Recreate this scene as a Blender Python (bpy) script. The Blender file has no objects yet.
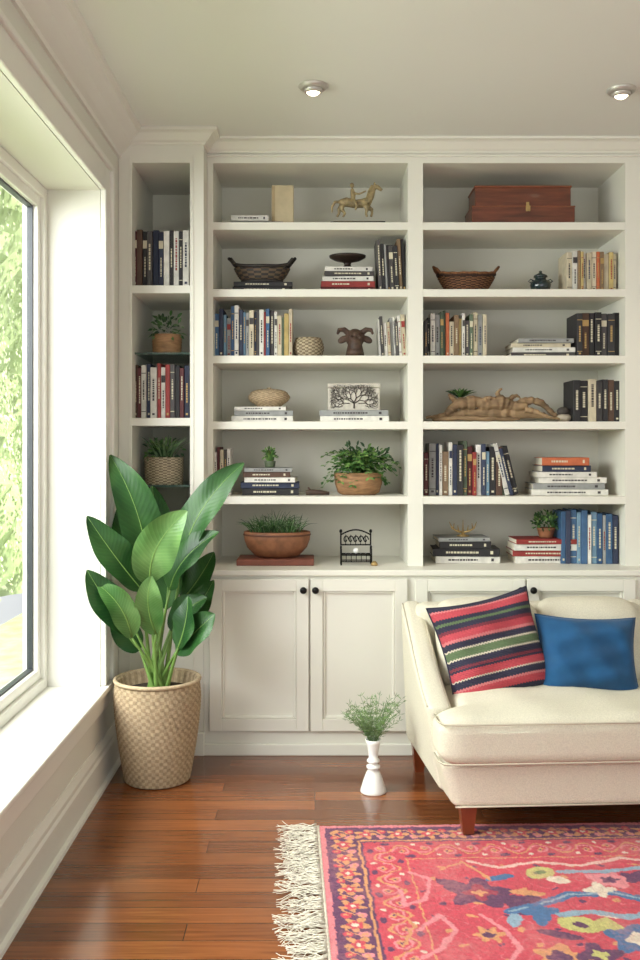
import bpy, bmesh, math, random
import numpy as np
from mathutils import Vector, Matrix, Euler
random.seed(7)
R = random.Random(11)
sc = bpy.context.scene

# ---------------------------------------------------------------- survey constants (metres)
EYE = 1.313; DIST = 4.2; F = 957.0; CX = 315.0; CY = 447.0
H = 2.66
WX = -0.84
def P(x, y, Y):
    d = DIST + Y
    return Vector(((x-CX)*d/F, Y, EYE-(y-CY)*d/F))
def PX(x, Y): return (x-CX)*(DIST+Y)/F
def PZ(y, Y): return EYE-(y-CY)*(DIST+Y)/F
def PF(x, y, z=0.0):
    d = F*(EYE-z)/(y-CY)
    return Vector(((x-CX)*d/F, d-DIST, z))

# ---------------------------------------------------------------- materials
def lin(c):
    o = []
    for v in c:
        v = v/255.0
        o.append(v/12.92 if v <= 0.04045 else ((v+0.055)/1.055)**2.4)
    return (o[0], o[1], o[2], 1.0)
_m = {}
def pm(name, rgb, rough=0.5, metal=0.0, var=0.08, scale=20, bump=0.0, bscale=200, coat=0.0, stretch=(1,1,1), sheen=0.0, spec=0.5):
    if name in _m: return _m[name]
    m = bpy.data.materials.new(name); m.use_nodes = True
    nt = m.node_tree; N = nt.nodes; L = nt.links
    bs = N['Principled BSDF']
    c = lin(rgb)
    tc = N.new('ShaderNodeTexCoord'); mp = N.new('ShaderNodeMapping')
    mp.inputs['Scale'].default_value = stretch
    L.new(tc.outputs['Object'], mp.inputs['Vector'])
    nz = N.new('ShaderNodeTexNoise'); nz.inputs['Scale'].default_value = scale; nz.inputs['Detail'].default_value = 4
    L.new(mp.outputs['Vector'], nz.inputs['Vector'])
    rp = N.new('ShaderNodeValToRGB')
    rp.color_ramp.elements[0].position = 0.3; rp.color_ramp.elements[1].position = 0.7
    rp.color_ramp.elements[0].color = tuple(max(0, v*(1-var)) for v in c[:3])+(1,)
    rp.color_ramp.elements[1].color = tuple(min(1, v*(1+var)) for v in c[:3])+(1,)
    L.new(nz.outputs['Fac'], rp.inputs['Fac']); L.new(rp.outputs['Color'], bs.inputs['Base Color'])
    bs.inputs['Roughness'].default_value = rough; bs.inputs['Metallic'].default_value = metal
    bs.inputs['Coat Weight'].default_value = coat
    bs.inputs['Specular IOR Level'].default_value = spec
    if sheen: bs.inputs['Sheen Weight'].default_value = sheen
    if bump:
        n2 = N.new('ShaderNodeTexNoise'); n2.inputs['Scale'].default_value = bscale; n2.inputs['Detail'].default_value = 3
        L.new(mp.outputs['Vector'], n2.inputs['Vector'])
        bp = N.new('ShaderNodeBump'); bp.inputs['Strength'].default_value = bump; bp.inputs['Distance'].default_value = 0.004
        L.new(n2.outputs['Fac'], bp.inputs['Height']); L.new(bp.outputs['Normal'], bs.inputs['Normal'])
    _m[name] = m
    return m

M_PAINT = pm('paint_cabinet', (226,224,212), 0.42, var=0.012, scale=3)
M_INNER_SHADE = pm('paint_shelf_back_shade', (216,213,198), 0.55, var=0.012, scale=3)  # cabinet paint darkened, shade inside the shelves put into the colour
M_WALL = pm('paint_wall', (224,222,211), 0.7, var=0.012, scale=2, bump=0.03, bscale=300)
M_CEIL = pm('paint_ceiling', (230,230,224), 0.8, var=0.012, scale=1.5)
M_TRIM = pm('paint_trim', (232,230,221), 0.4, var=0.01, scale=3)
M_BLACK = pm('black_iron', (22,21,20), 0.4, metal=0.6)
M_LINEN = pm('linen', (218,212,192), 0.95, var=0.09, scale=220, bump=0.8, bscale=420, sheen=0.0)
M_PIPE = pm('linen_piping', (190,182,162), 0.9, var=0.05, scale=60)
M_LEG = pm('mahogany_leg', (122,58,30), 0.3, var=0.25, scale=12, stretch=(1,1,.1), coat=.3)
M_BRASS = pm('aged_brass', (178,150,98), 0.38, metal=0.55, var=0.2, scale=50)
M_GOLD = pm('pale_gilt', (158,140,102), 0.5, metal=0.15, var=0.4, scale=60)
M_WOOD = pm('box_mahogany', (104,54,34), 0.35, var=0.4, scale=8, stretch=(1,4,8), coat=.2)
M_DWOOD = pm('driftwood', (142,116,86), 0.85, var=0.45, scale=26, bump=0.8, bscale=60, stretch=(.25,1,1))
M_CARVE = pm('carved_wood', (74,54,42), 0.6, var=0.4, scale=50, bump=.5)
M_IRONW = pm('dark_patina', (44,38,34), 0.55, var=0.4, scale=60, bump=.4)
M_STRAW = pm('straw_weave', (184,163,132), 0.9, var=0.2, scale=90, bump=0.5, bscale=400)
M_STRAWD = pm('straw_weave_dark', (160,138,108), 0.9, var=0.25, scale=90, bump=0.5, bscale=400)  # darker straw for alternate blocks of the weave
M_STRAW2 = pm('pale_weave', (178,164,136), 0.85, var=0.3, scale=90, bump=0.5, bscale=400)
M_STRAW2D = pm('pale_weave_dark', (122,106,82), 0.85, var=0.3, scale=90, bump=0.5, bscale=400)  # dark tone of the two-tone pale weave
M_WICK = pm('wicker_brown', (122,80,48), 0.7, var=0.35, scale=90, bump=0.5, bscale=300)
M_WICKD = pm('wicker_brown_dark', (58,36,22), 0.8, var=0.35, scale=90, bump=0.5, bscale=300)  # dark strands of the wicker pattern
M_TERRA = pm('terracotta', (140,92,62), 0.6, var=0.3, scale=25, bump=.2)
M_BARK = pm('wood_planter', (150,112,76), 0.7, var=0.3, scale=25, stretch=(1,1,4), bump=.3)
M_SOIL = pm('soil', (52,40,30), 0.95, var=0.4, scale=80, bump=.8)
M_MOSS = pm('moss', (76,92,48), 0.95, var=0.4, scale=80, bump=.8)
M_WHITE = pm('white_ceramic', (238,237,233), 0.25, var=0.01)
M_TEAL = pm('teal_glaze', (26,42,44), 0.15, var=0.3, scale=30, coat=.5)
M_PAGE = pm('book_pages', (226,218,198), 0.85, var=0.06, scale=300, stretch=(1,1,1))
M_LABL = pm('spine_label_light', (206,198,172), 0.5)
M_LABG = pm('spine_label_gold', (176,144,88), 0.4, metal=.3)
M_LABD = pm('spine_label_dark', (58,52,54), 0.6)
M_G1 = pm('foliage_green', (62,102,44), 0.55, var=0.35, scale=30)
M_G2 = pm('foliage_light', (108,142,72), 0.6, var=0.3, scale=30)
M_G3 = pm('foliage_dark', (40,72,36), 0.55, var=0.35, scale=30)
M_G4 = pm('grass_greygreen', (106,132,88), 0.6, var=0.3, scale=30)
M_STEM = pm('stem_green', (112,146,72), 0.5, var=0.2, scale=10)

def leafmat(name, c1, c2, rough=.4):
    m = bpy.data.materials.new(name); m.use_nodes = True
    nt = m.node_tree; N = nt.nodes; L = nt.links; bs = N['Principled BSDF']
    uv = N.new('ShaderNodeUVMap'); uv.uv_map = 'UVMap'
    sp = N.new('ShaderNodeSeparateXYZ'); L.new(uv.outputs['UV'], sp.inputs[0])
    ab = N.new('ShaderNodeMath'); ab.operation = 'ABSOLUTE'; L.new(sp.outputs['X'], ab.inputs[0])
    mu = N.new('ShaderNodeMath'); mu.operation = 'MULTIPLY'; mu.inputs[1].default_value = -0.16; L.new(ab.outputs[0], mu.inputs[0])
    ad = N.new('ShaderNodeMath'); ad.operation = 'ADD'; L.new(sp.outputs['Y'], ad.inputs[0]); L.new(mu.outputs[0], ad.inputs[1])
    m2 = N.new('ShaderNodeMath'); m2.operation = 'MULTIPLY'; m2.inputs[1].default_value = 130; L.new(ad.outputs[0], m2.inputs[0])
    sn = N.new('ShaderNodeMath'); sn.operation = 'SINE'; L.new(m2.outputs[0], sn.inputs[0])
    pw = N.new('ShaderNodeMapRange'); pw.inputs[1].default_value = 0.3; pw.inputs[2].default_value = 1; L.new(sn.outputs[0], pw.inputs[0])
    tc = N.new('ShaderNodeTexCoord'); nz = N.new('ShaderNodeTexNoise'); nz.inputs['Scale'].default_value = 7
    L.new(tc.outputs['Object'], nz.inputs['Vector'])
    mx = N.new('ShaderNodeMix'); mx.data_type = 'RGBA'
    mx.inputs['A'].default_value = lin(c1); mx.inputs['B'].default_value = lin(c2)
    sm = N.new('ShaderNodeMath'); sm.operation = 'MULTIPLY_ADD'; sm.inputs[1].default_value = 0.10
    L.new(pw.outputs[0], sm.inputs[0])
    n3 = N.new('ShaderNodeMath'); n3.operation = 'MULTIPLY_ADD'; n3.inputs[1].default_value = 1.6; n3.inputs[2].default_value = -0.5
    L.new(nz.outputs['Fac'], n3.inputs[0]); L.new(n3.outputs[0], sm.inputs[2])
    L.new(sm.outputs[0], mx.inputs['Factor']); L.new(mx.outputs['Result'], bs.inputs['Base Color'])
    bp = N.new('ShaderNodeBump'); bp.inputs['Strength'].default_value = 0.1; bp.inputs['Distance'].default_value = 0.002
    L.new(sn.outputs[0], bp.inputs['Height']); L.new(bp.outputs['Normal'], bs.inputs['Normal'])
    bs.inputs['Roughness'].default_value = rough; bs.inputs['Specular IOR Level'].default_value = .35
    return m
M_LEAF = leafmat('broad_leaf', (26,62,28), (62,106,46))
M_LEAF2 = leafmat('broad_leaf_bright', (60,104,46), (128,164,98), .36)

# ---------------------------------------------------------------- mesh builder
class B:
    def __init__(s):
        s.bm = bmesh.new(); s.mats = []; s.uv = s.bm.loops.layers.uv.new('UVMap')
    def mi(s, m):
        if m not in s.mats: s.mats.append(m)
        return s.mats.index(m)
    def add(s, verts, faces, mat, smooth=False, M=None, uvs=None):
        k = s.mi(mat)
        vs = [s.bm.verts.new(M @ Vector(v) if M else v) for v in verts]
        out = []
        for fi, f in enumerate(faces):
            try: fc = s.bm.faces.new([vs[i] for i in f])
            except ValueError: continue
            fc.material_index = k; fc.smooth = smooth; out.append(fc)
            if uvs:
                for lp, i in zip(fc.loops, f): lp[s.uv].uv = uvs[i]
        return out
    def box(s, x0, x1, y0, y1, z0, z1, mat, bev=0.0, M=None, seg=2):
        if x1 < x0: x0, x1 = x1, x0
        if y1 < y0: y0, y1 = y1, y0
        if z1 < z0: z0, z1 = z1, z0
        v = [(x0,y0,z0),(x1,y0,z0),(x1,y1,z0),(x0,y1,z0),(x0,y0,z1),(x1,y0,z1),(x1,y1,z1),(x0,y1,z1)]
        f = [(0,3,2,1),(4,5,6,7),(0,1,5,4),(1,2,6,5),(2,3,7,6),(3,0,4,7)]
        if bev <= 0:
            s.add(v, f, mat, M=M); return
        t = bmesh.new(); vs = [t.verts.new(a) for a in v]
        for q in f: t.faces.new([vs[i] for i in q])
        bmesh.ops.bevel(t, geom=list(t.edges), offset=bev, segments=seg, affect='EDGES', profile=0.5)
        t.verts.ensure_lookup_table(); t.verts.index_update()
        s.add([w.co.copy() for w in t.verts], [[w.index for w in q.verts] for q in t.faces], mat, smooth=False, M=M)
        t.free()
    def rbox(s, c, h, r, mat, n=12, fn=None, M=None, puff=0.0):
        t = bmesh.new(); bmesh.ops.create_cube(t, size=2)
        bmesh.ops.subdivide_edges(t, edges=list(t.edges), cuts=n, use_grid_fill=True)
        out = []
        t.verts.index_update()
        for w in t.verts:
            p = Vector([math.copysign(abs(a)**0.62, a)*hh for a, hh in zip(w.co, h)])
            q = Vector([max(-(hh-r), min(hh-r, a)) for a, hh in zip(p, h)])
            d = p-q
            if d.length > 1e-9: p = q + d.normalized()*r
            if puff:
                u, v = p.x/h[0], p.y/h[1]
                p.z += (1 if p.z > 0 else -.4)*puff*max(0, 1-u*u)**.7*max(0, 1-v*v)**.7*abs(p.z)/h[2]
            p = p + Vector(c)
            if fn: p = fn(p)
            out.append(p)
        s.add(out, [[w.index for w in q.verts] for q in t.faces], mat, smooth=True, M=M)
        t.free()
    def lathe(s, prof, loc, mat, seg=32, fn=None, sx=1, sy=1, smooth=True, cap=True, M=None, mat2=None, blk=(2,1)):
        v = []; f = []; n = len(prof)
        for i, (r, z) in enumerate(prof):
            for j in range(seg):
                a = 2*math.pi*j/seg
                rr = r + (fn(i, j, z, a) if fn else 0)
                v.append((loc[0]+rr*math.cos(a)*sx, loc[1]+rr*math.sin(a)*sy, loc[2]+z))
        for i in range(n-1):
            for j in range(seg):
                k = (j+1) % seg
                f.append((i*seg+j, i*seg+k, (i+1)*seg+k, (i+1)*seg+j))
        nf = len(f)
        if cap:
            f.append(tuple(range(seg-1, -1, -1))); f.append(tuple((n-1)*seg+j for j in range(seg)))
        fs = s.add(v, f, mat, smooth=smooth, M=M)
        if mat2 and len(fs) >= nf:
            k2 = s.mi(mat2)
            for q in range(nf):
                i, j = divmod(q, seg)
                if ((j//blk[0])+(i//blk[1])) % 2: fs[q].material_index = k2
    def tube(s, pts, rad, mat, seg=8, M=None, flat=1.0):
        pts = [Vector(p) for p in pts]; n = len(pts)
        if not isinstance(rad, (list, tuple)): rad = [rad]*n
        v = []; f = []; ref = Vector((0.13, 0.9, 0.31)).normalized()
        for i, p in enumerate(pts):
            T = (pts[min(i+1, n-1)]-pts[max(i-1, 0)])
            if T.length < 1e-9: T = Vector((0,0,1))
            T.normalize()
            S = T.cross(ref)
            if S.length < 1e-3: S = T.cross(Vector((1,0,0)))
            S.normalize(); U = S.cross(T)
            for j in range(seg):
                a = 2*math.pi*j/seg
                v.append(p + (S*math.cos(a)+U*math.sin(a)*flat)*rad[i])
        for i in range(n-1):
            for j in range(seg):
                k = (j+1) % seg
                f.append((i*seg+j, i*seg+k, (i+1)*seg+k, (i+1)*seg+j))
        f.append(tuple(range(seg-1,-1,-1))); f.append(tuple((n-1)*seg+j for j in range(seg)))
        s.add(v, f, mat, smooth=True, M=M)
    def ell(s, c, r, mat, rot=None, u=16, w=10):
        t = bmesh.new(); bmesh.ops.create_uvsphere(t, u_segments=u, v_segments=w, radius=1)
        E = Euler(rot).to_matrix() if rot else Matrix.Identity(3)
        t.verts.index_update()
        s.add([E @ Vector((a.co.x*r[0], a.co.y*r[1], a.co.z*r[2])) + Vector(c) for a in t.verts],
              [[a.index for a in q.verts] for q in t.faces], mat, smooth=True)
        t.free()
    def loft(s, A, Bp, mat, smooth=False):
        n = len(A); f = [(i, (i+1) % n, n+(i+1) % n, n+i) for i in range(n)]
        f += [tuple(range(n-1,-1,-1)), tuple(range(n, 2*n))]
        s.add(list(A)+list(Bp), f, mat, smooth=smooth)
    def leaf(s, p0, p1, p2, w, nh, mat, fold=.18, segs=8, across=2, wave=0.0, pk=.8, ex=.8, twist=0):
        p0, p1, p2, nh = Vector(p0), Vector(p1), Vector(p2), Vector(nh).normalized()
        v = []; f = []; uv = []; K = 2*across+1
        for i in range(segs+1):
            t = i/segs
            Q = p0*(1-t)**2+p1*2*t*(1-t)+p2*t*t
            T = ((p1-p0)*(1-t)+(p2-p1)*t)
            T = T.normalized() if T.length > 1e-9 else Vector((0,0,1))
            S = T.cross(nh)
            if S.length < 1e-3: S = T.cross(Vector((1,0,0.1)))
            S.normalize(); Nn = S.cross(T).normalized()
            if twist:
                an = twist*(t-.3); S, Nn = S*math.cos(an)+Nn*math.sin(an), Nn*math.cos(an)-S*math.sin(an)
            ww = w/2*max(0.02, math.sin(math.pi*min(.997, max(.004, t**pk)))**ex)
            for j in range(-across, across+1):
                a = j/across
                v.append(Q+S*ww*a+Nn*(abs(a)**1.3*fold*ww + wave*math.sin(t*11+a*2.5+w*90)*abs(a)**2*ww))
                uv.append((a, t))
        for i in range(segs):
            for j in range(K-1):
                f.append((i*K+j, i*K+j+1, (i+1)*K+j+1, (i+1)*K+j))
        s.add(v, f, mat, smooth=True, uvs=uv)
    def obj(s, name, fixn=True):
        if fixn: bmesh.ops.recalc_face_normals(s.bm, faces=list(s.bm.faces))
        me = bpy.data.meshes.new(name); s.bm.to_mesh(me); s.bm.free()
        for m in s.mats: me.materials.append(m)
        o = bpy.data.objects.new(name, me); sc.collection.objects.link(o)
        return o
def remesh(o, vox=0.003, sm=3):
    r = o.modifiers.new('r', 'REMESH'); r.mode = 'VOXEL'; r.voxel_size = vox; r.use_smooth_shade = True
    k = o.modifiers.new('s', 'SMOOTH'); k.iterations = sm

# ---------------------------------------------------------------- room shell
def floor_mat():
    m = bpy.data.materials.new('bamboo_floor'); m.use_nodes = True
    nt = m.node_tree; N = nt.nodes; L = nt.links; bs = N['Principled BSDF']
    tc = N.new('ShaderNodeTexCoord')
    br = N.new('ShaderNodeTexBrick'); L.new(tc.outputs['Object'], br.inputs['Vector'])
    br.inputs['Scale'].default_value = 1.0; br.inputs['Brick Width'].default_value = 0.95
    br.inputs['Row Height'].default_value = 0.092; br.inputs['Mortar Size'].default_value = 0.0012
    br.inputs['Mortar Smooth'].default_value = 0.2; br.inputs['Bias'].default_value = 0.0
    br.offset = 0.37; br.offset_frequency = 3
    br.inputs['Color1'].default_value = lin((148,88,48)); br.inputs['Color2'].default_value = lin((106,60,32))
    br.inputs['Mortar'].default_value = lin((40,22,13))
    mp = N.new('ShaderNodeMapping'); mp.inputs['Scale'].default_value = (1.6, 38, 1); L.new(tc.outputs['Object'], mp.inputs['Vector'])
    nz = N.new('ShaderNodeTexNoise'); nz.inputs['Scale'].default_value = 2.2; nz.inputs['Detail'].default_value = 6; nz.inputs['Roughness'].default_value = .65
    L.new(mp.outputs['Vector'], nz.inputs['Vector'])
    rp = N.new('ShaderNodeValToRGB'); rp.color_ramp.elements[0].position = .3; rp.color_ramp.elements[1].position = .72
    rp.color_ramp.elements[0].color = (.55,.52,.5,1); rp.color_ramp.elements[1].color = (1.2,1.18,1.15,1)
    L.new(nz.outputs['Fac'], rp.inputs['Fac'])
    mx = N.new('ShaderNodeMix'); mx.data_type = 'RGBA'; mx.blend_type = 'MULTIPLY'; mx.inputs['Factor'].default_value = 1
    L.new(br.outputs['Color'], mx.inputs['A']); L.new(rp.outputs['Color'], mx.inputs['B'])
    L.new(mx.outputs['Result'], bs.inputs['Base Color'])
    mr = N.new('ShaderNodeMapRange'); mr.inputs[3].default_value = .13; mr.inputs[4].default_value = .28
    L.new(nz.outputs['Fac'], mr.inputs[0]); L.new(mr.outputs[0], bs.inputs['Roughness'])
    bp = N.new('ShaderNodeBump'); bp.inputs['Strength'].default_value = .35; bp.inputs['Distance'].default_value = .002; bp.invert = True
    L.new(br.outputs['Fac'], bp.inputs['Height']); L.new(bp.outputs['Normal'], bs.inputs['Normal'])
    bs.inputs['Coat Weight'].default_value = .25; bs.inputs['Coat Roughness'].default_value = .12
    return m
XR = 3.2; YF = -5.4; YB = 0.42
b = B(); b.box(-1.16, XR+.1, YF, YB+.1, -0.08, 0.0, floor_mat()); b.obj('floor')
b = B(); b.box(-1.16, XR+.1, YF, YB+.1, H, H+.1, M_CEIL); b.obj('ceiling')
b = B(); b.box(-1.16, XR+.1, YB, YB+.1, 0, H, M_WALL); b.obj('wall_back')
b = B(); b.box(XR, XR+.1, YF, YB, 0, H, M_WALL); b.obj('wall_right')
WY0, WY1, WZ0, WZ1 = -3.3, -0.46, 0.355, 2.317
XO = -1.14
b = B()
b.box(XO, WX, YF, YB, 0, WZ0, M_WALL)
b.box(XO, WX, YF, YB, WZ1, H, M_WALL)
b.box(XO, WX, WY1, YB, WZ0, WZ1, M_WALL)
b.box(XO, WX, YF, WY0, WZ0, WZ1, M_WALL)
b.obj('wall_left')
b = B(); b.box(-1.09, WX+.035, WY0-.12, WY1-.001, WZ0, WZ0+.022, M_TRIM, bev=.006)
b.box(WX+.001, WX+.035, WY1-.003, WY1+.13, WZ0, WZ0+.022, M_TRIM, bev=.004)
b.box(WX, WX+.018, WY0-.12, WY1+.12, WZ0-.07, WZ0-.001, M_TRIM, bev=.004); b.obj('trim_1')
b = B()
cw = .105
def casing(y0, y1, z0, z1): b.box(WX, WX+.018, y0, y1, z0, z1, M_TRIM, bev=.003)
casing(WY1+.008, WY1+cw, WZ0+.023, WZ1+cw); casing(WY0-cw, WY0-.008, WZ0+.023, WZ1+cw); casing(WY0-.004, WY1+.006, WZ1+.008, WZ1+cw)
def band(y0, y1, z0, z1, w=.032): b.box(WX+.0005, WX+w, y0, y1, z0, z1, M_TRIM, bev=.005)
band(WY1+cw-.002, WY1+cw+.022, WZ0+.0235, WZ1+cw+.020); band(WY0-cw, WY1+cw-.003, WZ1+cw-.002, WZ1+cw+.021)
band(WY1+.0005, WY1+.012, WZ0+.0235, WZ1+.012, .024); band(WY0, WY1, WZ1+.0005, WZ1+.0125, .024)
b.obj('trim_2')
b = B()
prof = [(0,-.115),(.012,-.115),(.016,-.1),(.03,-.085),(.055,-.05),(.085,-.028),(.092,-.018),(.108,-.014),(.112,0),(0,0)]
b.loft([(WX+p, YF, H-.0005+z) for p, z in prof], [(WX+p, -.12, H-.0005+z) for p, z in prof], M_TRIM); b.obj('trim_3')
b = B()
bp_ = [(0,0),(.022,0),(.022,.115),(.016,.125),(.016,.14),(.009,.155),(.005,.165),(0,.165)]
b.loft([(WX+p, YF, z) for p, z in bp_], [(WX+p, -.12, z) for p, z in bp_], M_TRIM)
b.loft([(WX+p, YF, z) for p, z in [(.022,0),(.036,0),(.034,.012),(.022,.018)]], [(WX+p, -.12, z) for p, z in [(.022,0),(.036,0),(.034,.012),(.022,.018)]], M_TRIM)
b.obj('baseboard_left')
b = B(); b.box(XR-.018, XR, YF, YB, 0, .16, M_TRIM, bev=.004); b.obj('baseboard_right')
b = B(); b.box(2.46, XR-.018, YB-.018, YB, 0, .16, M_TRIM, bev=.004); b.obj('baseboard_back')

# window unit
M_GASK = pm('window_gasket', (52,56,60), .5)
M_GLASS = bpy.data.materials.new('window_glass'); M_GLASS.use_nodes = True
nt = M_GLASS.node_tree; nt.nodes.clear()
o_ = nt.nodes.new('ShaderNodeOutputMaterial'); mxs = nt.nodes.new('ShaderNodeMixShader'); tr = nt.nodes.new('ShaderNodeBsdfTransparent'); gl = nt.nodes.new('ShaderNodeBsdfGlossy')
gl.inputs['Roughness'].default_value = .02; mxs.inputs[0].default_value = .05
nt.links.new(tr.outputs[0], mxs.inputs[1]); nt.links.new(gl.outputs[0], mxs.inputs[2]); nt.links.new(mxs.outputs[0], o_.inputs[0])
b = B()
def wframe(y0, y1, z0, z1, wd, xa, xb, mat, bev=.003):
    b.box(xa, xb, y0, y0+wd, z0, z1, mat, bev); b.box(xa, xb, y1-wd, y1, z0, z1, mat, bev)
    b.box(xa, xb, y0+wd, y1-wd, z0, z0+wd, mat, bev); b.box(xa, xb, y0+wd, y1-wd, z1-wd, z1, mat, bev)
zz0 = WZ0+.022
wframe(WY0+.001, WY1-.001, zz0, WZ1-.001, .04, -1.13, -1.045, M_TRIM)
ym = (-1.95)
for (a, c) in ((WY0+.041, ym-.0), (ym, WY1-.041)):
    wframe(a, c, zz0+.041, WZ1-.041, .04, -1.115, -1.06, M_TRIM)
    wframe(a+.04, c-.04, zz0+.081, WZ1-.081, .008, -1.10, -1.078, M_GASK, 0)
    b.box(-1.09, -1.086, a+.04, c-.04, zz0+.07, WZ1-.07, M_GLASS)
b.obj('window_1')

# outside hedge, leaf colours paled to stand in for overexposure
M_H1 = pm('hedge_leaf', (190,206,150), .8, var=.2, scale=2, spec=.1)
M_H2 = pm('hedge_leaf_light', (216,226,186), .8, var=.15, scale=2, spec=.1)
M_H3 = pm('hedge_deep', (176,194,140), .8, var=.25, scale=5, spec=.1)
b = B()
n_y, n_z = 60, 30; v = []; f = []
for i in range(n_y+1):
    for j in range(n_z+1):
        y = -3.5+12*i/n_y; z = 6.0*j/n_z
        v.append((-2.75+.15*math.sin(y*3.1+z*2)+R.uniform(-.08,.08), y, z))
for i in range(n_y):
    for j in range(n_z): f.append((i*(n_z+1)+j, (i+1)*(n_z+1)+j, (i+1)*(n_z+1)+j+1, i*(n_z+1)+j+1))
b.add(v, f, M_H3, smooth=False)
for i in range(13000):
    y = R.uniform(2.2, 7.2) if i > 1500 else R.uniform(-3.4, 2.2)
    z = R.uniform(0.02, 5.9); x = -2.7+.15*math.sin(y*3.1+z*2)+R.uniform(-.05,.12)
    d = Vector((R.uniform(-.1,.3), R.uniform(-1,1), R.uniform(-1,1))).normalized()*R.uniform(.03,.055)
    p = Vector((x,y,z)); s_ = d.cross(Vector((1,R.uniform(-.4,.4),R.uniform(-.4,.4))))
    if s_.length < 1e-4: continue
    s_ = s_.normalized()*d.length*.4
    b.add([p, p+d*.5+s_, p+d, p+d*.5-s_], [(0,1,2,3)], R.choice([M_H1, M_H2, M_H2, M_H3]))
b.obj('garden_hedge', fixn=False)
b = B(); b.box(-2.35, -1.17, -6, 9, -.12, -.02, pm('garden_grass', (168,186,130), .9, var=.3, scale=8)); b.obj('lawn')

# ---------------------------------------------------------------- built-in bookcase
b = B()
Yb = -0.12
CT = 0.79
LX0, LX1 = -.4476, .408
RX0, RX1 = .474, 1.362
TX0, TX1 = 1.43, 2.34
TOP = 2.559
ZS = [PZ(y, 0) for y in (222, 289, 355.5, 421.5, 496.5)]
th = .034
for x0, x1 in ((-.473, LX0), (LX1, RX0), (RX1, TX0), (TX1, 2.41)):
    b.box(x0, x1, .0005, YB-.002, CT+.0003, TOP+.01, M_PAINT)
b.box(-.46, 2.38, YB-.018, YB-.003, CT, TOP+.03, M_INNER_SHADE)
b.box(-.4735, 2.4105, 0, .018, TOP, H-.002, M_PAINT)
b.box(-.472, 2.409, .0185, YB-.003, TOP+.0005, TOP+.03, M_PAINT)
b.box(-.473, 2.41, -.010, .001, TOP+.026, TOP+.036, M_PAINT, bev=.003)
cp = [(0,-.058),(.006,-.058),(.01,-.05),(.02,-.043),(.04,-.02),(.05,-.014),(.062,-.011),(.064,0),(0,0)]
b.loft([(-.47, -.0002-p, H-.001+z) for p, z in cp], [(2.41+p, -.0002-p, H-.001+z) for p, z in cp], M_PAINT)
for zs in ZS:
    for x0, x1 in ((LX0, LX1), (RX0, RX1), (TX0, TX1)):
        b.box(x0-.002, x1+.002, .002, YB-.01, zs-th, zs, M_PAINT, bev=.002)
b.box(-.4732, 2.42, Yb-.018, YB-.003, CT-.026, CT, M_PAINT, bev=.005)
b.box(-.473, 2.41, Yb, YB-.003, .06, CT-.0265, M_PAINT)
b.box(-.4725, 2.409, Yb+.002, YB-.01, 0, .0595, M_PAINT)
b.box(-.4728, 2.41, Yb-.014, Yb+.001, 0, .05, M_PAINT, bev=.004)
def door(x0, x1, z0, z1, knob):
    y = Yb
    w = .052
    b.box(x0+.001, x1-.001, y-.004, y+.002, z0+.001, z1-.001, M_PAINT)
    for (a, c, e, g) in ((x0, x0+w, z0, z1), (x1-w, x1, z0, z1), (x0+w, x1-w, z0, z0+w), (x0+w, x1-w, z1-w, z1)):
        b.box(a, c, y-.022, y+.001, e, g, M_PAINT, bev=.002)
    i0, i1, j0, j1 = x0+w, x1-w, z0+w, z1-w; q = .011
    for (a, c, e, g) in ((i0, i0+q, j0, j1), (i1-q, i1, j0, j1), (i0+q, i1-q, j0, j0+q), (i0+q, i1-q, j1-q, j1)):
        b.box(a, c, y-.014, y, e, g, M_PAINT, bev=.004)
    kz = z1-.045
    Mk = Matrix.Translation((knob, y-.022, kz)) @ Matrix.Rotation(math.pi/2, 4, 'X')
    b.lathe([(.006,0),(.006,.008),(.0125,.014),(.015,.02),(.0125,.026),(.004,.028)], (0,0,0), M_BLACK, seg=18, M=Mk)
sB = F/(DIST+Yb)
def bx(x): return (x-CX)/sB
dz0, dz1 = .107, .752
door(bx(210), bx(308.7), dz0, dz1, bx(303.5)); door(bx(310.5), bx(407), dz0, dz1, bx(315.5))
door(bx(415), bx(524.2), dz0, dz1, bx(519)); door(bx(526), bx(634), dz0, dz1, bx(531.5))
door(bx(642), bx(752), dz0, dz1, bx(747)); door(bx(753.7), bx(862), dz0, dz1, bx(758))
# side tower
TXa, TXb = WX+.002, -.4745
ox0, ox1 = bx(132), bx(190)
b.box(TXa, ox0, Yb, YB-.003, 0, H-.01, M_PAINT); b.box(ox1, TXb, Yb, YB-.003, 0, H-.01, M_PAINT)
b.box(ox1+.012, ox1+.017, Yb-.004, Yb+.0005, .2, TOP, M_PAINT, bev=.0015)
b.box(ox0-.012, ox0-.007, Yb-.004, Yb+.0005, .2, TOP, M_PAINT, bev=.0015)
b.box(ox0, ox1, YB-.018, YB-.004, 0, H-.012, M_INNER_SHADE)
b.box(ox0, ox1, Yb+.0005, YB-.0185, 2.525, H-.012, M_PAINT)
TS = [2.003, 1.437]
for z in TS: b.box(ox0-.001, ox1+.001, Yb+.003, YB-.01, z-th, z, M_PAINT, bev=.002)
b.box(ox0, ox1, Yb+.0005, YB-.0185, 0, .86, M_PAINT)
M_GSH = pm('glass_shelf', (150,190,175), .08, var=.05)
M_GSH.node_tree.nodes['Principled BSDF'].inputs['Transmission Weight'].default_value = .85
GZ = [1.722, 1.148]
for z in GZ: b.box(ox0, ox1, Yb+.06, YB-.02, z-.008, z, M_GSH)
b.loft([(TXa, Yb-.0002-p, H-.001+z) for p, z in cp], [(TXb+p, Yb-.0002-p, H-.001+z) for p, z in cp], M_PAINT)
b.loft([(TXb+p, Yb-p-.0002, H-.001+z) for p, z in cp], [(TXb+p, -p-.0004, H-.001+z) for p, z in cp], M_PAINT)
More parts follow.
